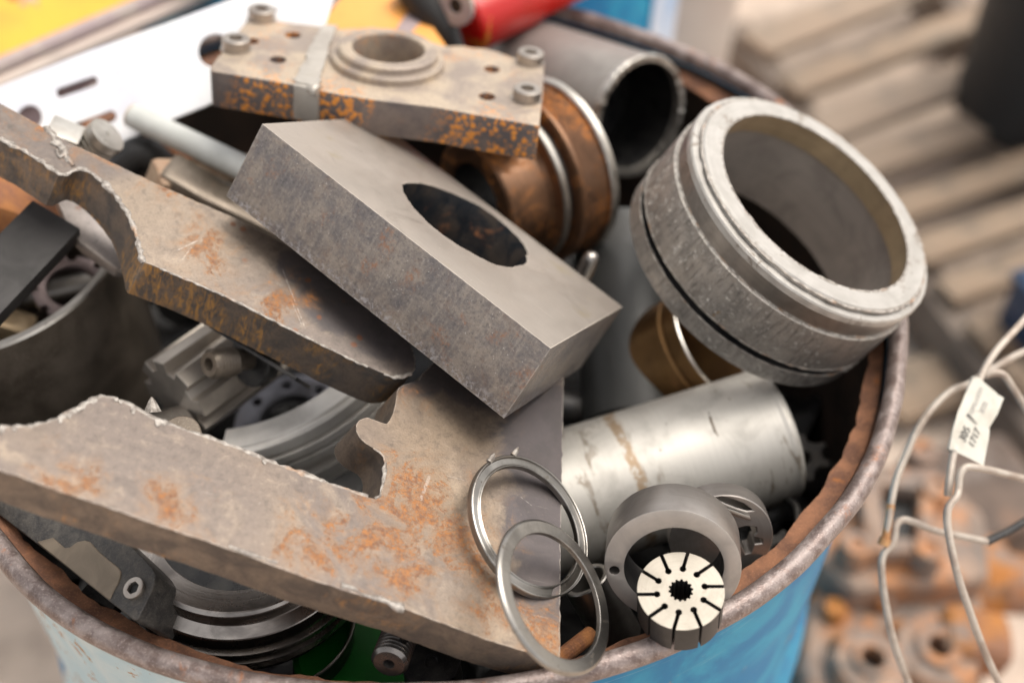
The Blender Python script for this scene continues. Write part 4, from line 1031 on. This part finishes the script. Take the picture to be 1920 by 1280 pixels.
b = tube(B(), [at(286, 772, .555), at(285, 752, .555), at(284, 744, .555)], [.0042, .0018, .0004], 8)
tag(link('metal_shard', b, M['slag']), 'tiny pale pointed shard beside the thin bright disc', 'shard')

# ------------------------------------------------------------------ casting with a socket screw, bottom left
nn = ndir(180, 1050, .72, 148); fc = Fr(at(254, 1104, .548), nn)
oc = [(-120, 868), (60, 900), (140, 935), (200, 975), (240, 1018), (268, 1045), (284, 1063), (291, 1077), (290, 1094), (282, 1112), (270, 1136), (258, 1160), (250, 1162), (230, 1146), (208, 1129), (125, 1063), (60, 1012), (0, 966), (-120, 876)]
b = prism(B(), [fc.px(*p) for p in oc], 0, -.030, bev=.0016, bang=30, seg=3)
t = empty('cast_lever', fc, 'dark cast iron lever with milled tan pad, between lower plate and left rim', 'casting')
link('lever_body', b, M['cast'], t, ang=26)
op_ = [(70, 1016), (100, 1008), (122, 1027), (132, 1026), (146, 1016), (160, 1013), (170, 1016), (178, 1025), (186, 1034), (206, 1051), (222, 1063), (228, 1072), (227, 1083), (222, 1095), (214, 1108), (208, 1122), (204, 1124), (125, 1061), (75, 1021)]
b = prism(B(), [fc.px(*p) for p in op_], .0007, -.002, bev=.0004, bang=50, seg=1)
link('milled_pad', b, M['pad'], t)
c = fc.px(254, 1104)
hexo = circ(0, 0, .0031, 6, a0=.3)
b = prism(B(), circ(0, 0, .0053, 40), .0022, -.002, [hexo], bev=.0005, bang=50)
for v in b.verts: v.co += Vector((c[0], c[1], 0))
sk = link('socket_screw', b, M['boltsteel'], t)
b = prism(B(), circ(c[0], c[1], .0038, 20), .0004, -.001); link('screw_socket', b, M['black'], sk)
fr = Fr(at(196, 1120, .60), ndir(196, 1120, .8, 120), ndir(196, 1120, 0, -38))
tag(link('olive_block', box(B(), (0, 0, 0), (.022, .010, .008), .001), M['cast'], fr=fr), 'small olive-grey block in the shade under the cast lever', 'block')

# ------------------------------------------------------------------ bottom middle: open pipe, green drum, threaded stud, disc
fr = Fr(at(520, 1150, .605), unit(.12, -.05, 1))
b = lathe(B(), chamf([(.0384, 0), (.0402, 0), (.0402, -.10), (.0384, -.10)], .0006), 100, ring=True)
for f in b.faces: f.material_index = 1 if f.calc_center_median().z > -.0011 else 0
tag(link('open_pipe', b, [M['black'], M['steel']], fr=fr), 'black pipe with a thin bright edge at the front rim, under the lower plate', 'pipe')
fr = Fr(at(668, 1222, .62), ndir(668, 1222, .8, 90))
tag(link('green_canister', solid([(0, 0), (.033, 0), (.033, -.08), (0, -.08)], 64, .003), M['green'], fr=fr), 'green painted round canister beside the threaded stud at the front', 'canister')
fr = Fr(at(729, 1244, .546), ndir(729, 1244, .68, 250)); pf = [(0, -.004), (.0022, -.004), (.0028, 0), (.0074, 0), (.0087, -.0014)]
for i in range(15): pf += [(.0090, -.0018 - i * .0023), (.0089, -.0023 - i * .0023), (.0078, -.0032 - i * .0023), (.0078, -.0036 - i * .0023)]
pf += [(.0078, -.040), (.0, -.040)]
t = empty('threaded_stud', fr, 'oily threaded stud with a bright end, sticking out under the lower plate', 'stud')
link('stud_body', lathe(B(), pf, 72), m_turned('oily_steel', (.26, .24, .225), (.09, .085, .083), .26, 900, metal=.8), t, ang=25)
dv = fr.vec(-unit(ray(745, 1205))); dv[2] = 0; dv = unit(dv + np.array([fr.vec(RT)[0], fr.vec(RT)[1], 0]) * .25)
b = tube(B(), [np.array([0, 0, -.0095]) + dv * .005, np.array([0, 0, -.0095]) + dv * .00915], .0023, 18); link('cross_hole', b, M['black'], t)
fr = Fr(at(808, 1238, .575), ndir(808, 1240, .9, 100))
tag(link('dark_disc', solid([(0, -.002), (.003, -.002), (.0032, 0), (.0145, 0), (.0145, -.02), (0, -.02)], 48), M['dark'], fr=fr), 'dark grey disc with a centre hole right of the threaded stud', 'disc')

# ------------------------------------------------------------------ top: amber bar, red yoke
fr = Fr(at(700, 60, .80), unit(.05, -.05, 1))
b = prism(B(), [fr.px(*p) for p in ((590, 60), (650, -20), (690, -70), (800, -70), (776, 0), (838, 88), (760, 130), (640, 120))], 0, -.012, bev=.001, bang=50)
t = empty('amber_bar', fr, 'amber painted flat bar behind the round boss of the housing', 'flat bar')
link('bar_body', b, M['orange'], t)
b = prism(B(), [fr.px(*p) for p in ((742, 56), (776, 10), (796, 34), (768, 66))], .0008, -.002, bev=.0003); link('bare_patch', b, M['mauve'], t)
A, Bp = at(868, 42, .84), at(1120, -70, .90); ax = unit(A - Bp); fr = Fr(A, ax); LL = float(np.linalg.norm(A - Bp)) + .05
t = empty('red_yoke', fr, 'bright red painted yoke with orange wear and a black end bracket, at the top', 'yoke')
b = solid([(0, .004), (.016, .004), (.0235, 0), (.0240, -.01), (.0225, -.06), (.0210, -.061), (.0195, -LL), (0, -LL)], 64, .002); link('red_body', b, M['red'], t)
fw_ = Fr(at(853, 12, .800), ndir(853, 12, .8, 200)); Mi = Matrix(fr.M()).inverted() @ fw_.M()
b = ringbm(.0140, .0052, .0, -.004); bmesh.ops.transform(b, matrix=Mi, verts=b.verts); wo_ = link('washer', b, M['mauve'], t)
b = solid([(0, -.0012), (.0052, -.0012), (.0052, -.004), (0, -.004)]); bmesh.ops.transform(b, matrix=Mi, verts=b.verts); link('washer_hole', b, M['black'], wo_)
b = tube(B(), [fr.loc(p) for p in (at(768, -40, .815), at(800, 10, .815), at(832, 56, .818), at(852, 95, .825))], [.014, .014, .011, .008], 20); link('black_bracket', b, M['rubber'], t)

# ------------------------------------------------------------------ things beyond the drum
def barrel(x, y, r, top, bot, mats, name, lab, cat, ribs=True, parts=True):
    fr = Fr((x, y, bot), (0, 0, 1), (1, 0, 0)); H = top - bot; t = empty(name, fr, lab, cat)
    pf = [(0, 0), (r, 0)]
    if ribs:
        for z in (H / 3, 2 * H / 3): pf += [(r, z - .02), (r + .007, z), (r, z + .02)]
    pf += [(r, H), (r - .004, H), (r - .004, H - .04), (0, H - .04)]
    link('barrel_body', lathe(B(), pf, 80), mats, t)
    link('barrel_rim', lathe(B(), [(r + .007 * math.cos(a), H + .007 * math.sin(a)) for a in np.linspace(0, 2 * math.pi, 10, endpoint=False)], 80, ring=True), mats, t); return t
t = barrel(-.062, .64, .29, 0, GROUND, M['blue'], 'blue_barrel', 'bright blue barrel standing just behind the scrap drum', 'barrel')
b = B(); lathe(b, [(.2925, .80), (.2925, .60), (.2905, .60), (.2905, .80)], 12, ring=True, a0=-.55, a1=-.15)
link('pale_sticker', b, m_paint('pale_sticker_paint', (.66, .70, .78), (.30, .46, .70), chips=.0, rough=.5, sc=16), t)
barrel(.195, 1.16, .21, -.02, GROUND, M['greige'], 'beige_bin', 'pale beige bin standing right of the blue barrel', 'bin', ribs=False)
fr = Fr(at(2015, 0, 1.95), (0, 0, 1), (1, 0, 0)); fr.o[2] = GROUND + .10
t = empty('black_bin', fr, 'round black bin at the upper right corner beyond the pallets', 'bin')
link('bin_body', lathe(B(), [(0, 0), (.120, 0), (.135, .02), (.150, .5), (.142, .5), (.13, .03), (0, .03)], 64), M['rubber'], t)
link('bin_rim', lathe(B(), [(.150, .50), (.160, .505), (.160, .52), (.150, .525), (.140, .51)], 64, ring=True), M['rubber'], t)
# yellow machine panel and its steel rails, upper left
h = -.06
fy = Fr(ath(100, 80, h), unit(-.02, -.05, 1))
t = empty('yellow_trolley', fy, 'yellow painted flat trolley with a mauve steel side rail, at the upper left', 'trolley')
b = prism(B(), [fy.px(*p) for p in ((-300, 250), (0, 124), (222, 33), (300, -3), (420, -68), (300, -330), (-300, -330))], 0, -.02, bev=.002, bang=50); link('deck', b, M['yellow'], t)
def rail(pa, pb, w_, hh, m, name, z=0.0):
    A = np.array([*fy.px(*pa), z]); Bq = np.array([*fy.px(*pb), z]); d = Bq - A; L = float(np.linalg.norm(d)); rot = Matrix.Rotation(math.atan2(d[1], d[0]), 3, 'Z')
    return link(name, box(B(), tuple((A + Bq) / 2), (L, w_, hh), .002, 2, rot), m, t)
rail((-300, 258), (420, -55), .014, .010, M['mauve'], 'side_rail', .001)
rail((-300, 274), (420, -39), .013, .008, M['greige'], 'side_rail', -.006)
rail((-300, 300), (520, -55), .085, .03, M['plum'], 'skirt', -.05)
for (px_, py_) in ((-250, 180), (350, -110), (200, -300), (-250, -300)):
    c = fy.px(px_, py_); tb = h - GROUND - .03
    link('trolley_leg', box(B(), (c[0], c[1], -.02 - tb / 2), (.04, .04, tb), .003), M['plum'], t)

# pallet boards on the ground at the right
zp = GROUND + .13
fp = Fr(ath(1600, 300, zp), (0, 0, 1), (1, 0, 0))
def plank(pa, pb, wpx, z, m, lab, name='plank', cat='plank', grp='planks of the pallets', th=.022):
    f0 = Fr(ath(1600, 300, z), (0, 0, 1), (1, 0, 0)); A = np.array(f0.px(*pa)); Bq = np.array(f0.px(*pb)); d = Bq - A; L = float(np.linalg.norm(d))
    fr = Fr(f0.wld((*(A + Bq) / 2, 0)), (0, 0, 1), f0.x * d[0] + f0.y * d[1])
    dist = float((fr.o - CAM) @ FW); b = box(B(), (0, 0, -th / 2), (L, wpx * dist / F, th), .003)
    wob(b, .004, 3, pa[0] * .01); return tag(link(name, b, m, fr=fr), lab, cat, grp)
lab0 = 'pale wooden pallet board lying on the yard floor beyond the drum'
beam = ((1395, 60), (1960, 800))
def bp(s): return (beam[0][0] + (beam[1][0] - beam[0][0]) * s, beam[0][1] + (beam[1][1] - beam[0][1]) * s)
labs = ['topmost pale pallet board at the upper right, running out of the picture', 'pale pallet board just above the dark gap near the black bin', 'greenish pale pallet board below the dark gap beside the black bin', 'short pale pallet board ending under the black bin',
        'pale pallet board level with the top of the bearing ring face', 'pale pallet board next above the blue crate', 'pale pallet board directly behind the blue crate', 'pale pallet board just below the blue crate', 'lowest pale pallet board, by the wire frame']
for i, (s, w_) in enumerate(((.02, 80), (.13, 62), (.235, 74), (.34, 66), (.45, 62), (.55, 64), (.65, 60), (.76, 74), (.87, 80))):
    x, y = bp(s); plank((x + 10, y + 2), (x + 520, y - 190 + 30 * s), w_, zp + .008 * (i % 3), M['wood'], labs[i])
plank((1380, 40), (1985, 833), 62, zp - .024, M['wood_dark'], 'long grimy pallet bearer running diagonally under the pale boards', 'pallet_bearer', 'bearer', 'pallet bearers', th=.09)
plank((1740, -60), (2330, 640), 60, zp - .024, M['wood_dark'], 'far grimy pallet bearer under the outer ends of the pale boards', 'pallet_bearer', 'bearer', 'pallet bearers', th=.09)
plank((1660, 740), (2100, 600), 120, GROUND + .05, M['wood'], 'wide flat board on the floor beside the wire frame', 'floor_board', 'board', None)
plank((1440, 1290), (1505, 1080), 60, GROUND + .12, M['wood'], 'short pale timber end standing beside the blue drum at the bottom', 'timber_end', 'timber', None, th=.1)
fr = Fr(ath(2075, 560, GROUND + .22), (0, 0, 1), (1, .4, 0))
t = empty('blue_crate', fr, 'dark blue plastic crate at the right edge beyond the pallets', 'crate')
b = box(B(), (0, 0, -.045), (.20, .16, .09), .015); link('crate_body', b, M['blueplastic'], t)
b = box(B(), (0, 0, .006), (.21, .17, .012), .005); link('crate_rim', b, M['blueplastic'], t)

# rusty gear housings at the lower right
def casting(x, y, h, name, lab, ux=(1, .2, 0)):
    return Fr(ath(x, y, GROUND + h), (0, 0, 1), ux)
# housing with a square window
fr = casting(1660, 980, .34, 'h', '', (1, -.10, 0)); t = empty('gear_housing', fr, 'rust-brown cast gear housing with a square dark window, below the wire frame', 'gear housing')
W = [fr.px(*p) for p in ((1640, 935), (1712, 945), (1706, 1036), (1648, 1030))]
O = [fr.px(*p) for p in ((1455, 870), (1740, 865), (1850, 960), (1860, 1085), (1600, 1105), (1480, 1000))]
b = prism(B(), O, 0, -.33, bev=.012, bang=30, seg=3)
for v in b.verts:
    if v.co.z < -.1: v.co.z = -.33 - .004
link('housing_body', b, M['casting'], t)
O2 = [fr.px(*p) for p in ((1600, 900), (1745, 905), (1740, 1062), (1612, 1062))]
b = prism(B(), O2, .028, -.004, [W], bev=.004, bang=40); fl = link('window_flange', b, M['casting'], t)
b = prism(B(), W, .004, .001); link('window_dark', b, M['black'], t)
for c in ((1610, 880), (1742, 945), (1728, 1058), (1592, 1050), (1716, 878)):
    q = fr.px(*c); b = solid([(0, .030), (.006, .030), (.008, .034), (.015, .034), (.017, .028), (.017, 0), (0, 0)], 20)
    for v in b.verts: v.co += Vector((q[0], q[1], 0))
    link('bolt_boss', b, M['casting'], t)
# motor casting with a round orange boss
fr = casting(1690, 1170, .30, 'm', '', (1, -.15, 0)); t = empty('motor_casting', fr, 'grey and orange rusted motor casting with a round boss, at the lower right corner', 'motor casting')
O = [fr.px(*p) for p in ((1520, 1095), (1700, 1075), (1800, 1060), (1850, 1120), (1850, 1330), (1560, 1420), (1500, 1250))]
b = prism(B(), O, 0, -.296, bev=.016, bang=30, seg=3); link('motor_body', b, M['casting'], t)
p_, q_ = fr.loc(at(1770, 1075, 1.40)), fr.loc(at(1935, 1100, 1.40))
b = tube(B(), [p_, p_ * .45 + q_ * .55, p_ * .42 + q_ * .58, q_], [.055, .052, .038, .034], 32); link('round_boss', b, M['casting_o'], t)
for (cx, cy, r) in ((1745, 1240, .038), (1622, 1262, .034)):
    q = fr.px(cx, cy); b = lathe(B(), [(.012, .0), (.012, .034), (r * .55, .034), (r * .6, .028), (r, .026), (r * 1.1, .02), (r * 1.1, -.01), (.012, -.01)], 36, ring=True)
    for v in b.verts: v.co += Vector((q[0], q[1], 0))
    bc = link('bearing_cap', b, M['casting'], t)
    b = solid([(0, .012), (.0119, .012), (.0119, .001), (0, .001)], 20)
    for v in b.verts: v.co += Vector((q[0], q[1], 0))
    link('shaft_hole', b, M['black'], bc)
q = fr.px(1815, 1215); b = box(B(), (q[0], q[1], .015), (.07, .06, .05), .02, 3); link('terminal_box', b, M['casting_o'], t)
for (cx, cy) in ((1560, 1150), (1650, 1130), (1690, 1190), (1580, 1215)):
    q = fr.px(cx, cy); b = solid([(0, .016), (.010, .016), (.013, .012), (.014, 0), (0, -.001)], 16)
    for v in b.verts: v.co += Vector((q[0], q[1], 0))
    link('bolt_head', b, M['casting_o'], t)
fr = casting(1840, 905, .20, 'd', '', (1, .35, 0))
b = box(B(), (0, 0, -.10), (.16, .14, .19), .015, 3); tag(link('dark_casting', b, m_castings('dark_brown_casting', (.10, .07, .055), (.15, .105, .08), (.2, .12, .08), .2), fr=fr), 'dark brown square casting behind the wire frame, right of the gear housing', 'casting')

# ------------------------------------------------------------------ wire frame with a paper tag
d0 = .66
fr0 = Fr(at(1800, 900, d0), (0, 0, 1), (1, 0, 0))
t = empty('wire_frame', fr0, 'bent galvanised wire frame with a paper tag, standing right of the drum', 'wire frame')
def wire(pp, r=.00205, m=None, name='wire', n=8):
    P = cr([at(*p) for p in pp], n); b = tube(B(), [fr0.loc(p) for p in P], r, 14); return link(name, b, m or M['wire'], t, ang=60)
wire([(1990, 515, .69), (1920, 600, .68), (1870, 655, .67), (1842, 700, .665), (1822, 752, .66), (1802, 800, .655), (1788, 850, .65), (1780, 900, .645), (1777, 929, .645)])
wire([(1990, 640, .73), (1920, 659, .715), (1864, 689, .70), (1817, 719, .69), (1784, 732, .69), (1750, 763, .685), (1720, 805, .68), (1697, 857, .675), (1680, 900, .67), (1668, 960, .665), (1660, 1016, .665)])
wire([(1846, 704, .68), (1858, 700, .68), (1871, 699, .68), (1883, 704, .68), (1900, 728, .682), (1920, 759, .685), (1980, 850, .69)])
wire([(2040, 925, .69), (1920, 897, .66), (1860, 882, .65), (1822, 875, .645), (1807, 878, .644), (1799, 892, .643), (1797, 915, .642), (1793, 930, .64), (1780, 948, .638), (1776, 966, .637), (1778, 995, .636), (1791, 1060, .634), (1806, 1110, .636), (1840, 1205, .645), (1873, 1280, .66), (1930, 1400, .70), (1985, 1500, .76)])
wire([(1851, 1015, .675), (1800, 1004, .672), (1750, 993, .67), (1710, 977, .668), (1692, 974, .667), (1681, 983, .666), (1677, 1005, .665), (1672, 1022, .664), (1657, 1038, .663), (1653, 1066, .662), (1660, 1128, .662), (1676, 1203, .668), (1703, 1278, .68), (1760, 1420, .72), (1830, 1560, .80)])
wire([(1852, 1015, .675), (1890, 996, .68), (1925, 975, .685), (2010, 925, .70)], .0023, M['dark'])
wire([(1985, 1500, .76), (1995, 1600, .9), (2000, 1700, 1.2), (2000, 1750, 1.5)]); wire([(1830, 1560, .80), (1860, 1650, .95), (1880, 1700, 1.2), (1880, 1750, 1.5)])
b = tube(B(), [fr0.loc(at(*p)) for p in ((1661, 1008, .6648), (1656, 1022, .6648))], .0034, 12); link('rusty_weld', b, M['wire_rust'], t, ang=60)
b = tube(B(), [fr0.loc(at(*p)) for p in ((1670, 945, .6659), (1664, 985, .6652), (1660, 1012, .665))], .0024, 12); link('rusty_end', b, M['wire_rust'], t, ang=60)
# the tag: a folded slip wrapped round the wire
ft = Fr(at(1822, 780, .652), ndir(1822, 780, .93, 20), at(1868, 700, .652) - at(1790, 860, .652))
tg = empty('paper_tag', ft, 'creased white paper tag with handwritten numbers, folded round the wire', 'tag')
def sheet(pp, z0, z1, nm, m):
    b = prism(B(), [ft.px(*p) for p in pp], z1, z0); bmesh.ops.triangulate(b, faces=b.faces[:]); bmesh.ops.subdivide_edges(b, edges=b.edges[:], cuts=3, use_grid_fill=False)
    for v in b.verts: v.co.z += .0006 * mnoise.noise(v.co * 120)
    return link(nm, b, m, tg, ang=50)
sheet(((1841, 713), (1869, 737), (1884, 745), (1872, 775), (1855, 803), (1842, 800)), -.0014, -.0011, 'rear_leaf', M['paper'])
lower_leaf = sheet(((1824, 709), (1838, 711), (1869, 737), (1862, 770), (1848, 800), (1855, 804), (1853, 824), (1844, 873), (1820, 860), (1797, 849), (1779, 842), (1786, 806), (1796, 770), (1809, 740)), .0001, .0004, 'front_leaf', M['paper'])
P = [ft.loc(at(*p)) for p in ((1831, 709, .6625), (1815, 752, .6595), (1797, 800, .6548), (1786, 845, .6505))]
b = tube(B(), P, .0029, 16, False); link('wrapped_fold', b, M['paper'], tg, ang=60)
def text(s, x, y, size, m, rot, nm):
    cu = bpy.data.curves.new(nm, 'FONT'); cu.body = s; cu.size = size; cu.shear = .25; cu.align_x = 'CENTER'; cu.align_y = 'CENTER'; cu.extrude = .00006
    o = bpy.data.objects.new(nm, cu); COL.objects.link(o); bpy.context.view_layer.update()
    me = bpy.data.meshes.new_from_object(o.evaluated_get(bpy.context.evaluated_depsgraph_get())); bpy.data.objects.remove(o)
    o = bpy.data.objects.new(nm, me); COL.objects.link(o); me.materials.clear(); me.materials.append(m)
    o.parent = tg; q = ft.px(x, y); o.matrix_basis = Matrix.Translation((q[0], q[1], .00095)) @ Matrix.Rotation(rot, 4, 'Z')
text('305', 1808, 815, .0058, M['ink'], 0.0, 'written_number'); text('1717', 1826, 822, .0054, M['ink'], 0.0, 'written_number')
text('OPELLIOM', 1830, 752, .0034, M['ink_faint'], 0.0, 'written_word'); text('8TB', 1844, 764, .0040, M['ink_faint'], 0.0, 'written_word')
p, q = ft.px(1813, 776), ft.px(1831, 795)
b = tube(B(), [np.array([*p, .0010]), np.array([*q, .0009])], [.0005, .0002], 6); link('pen_stroke', b, M['ink'], tg)
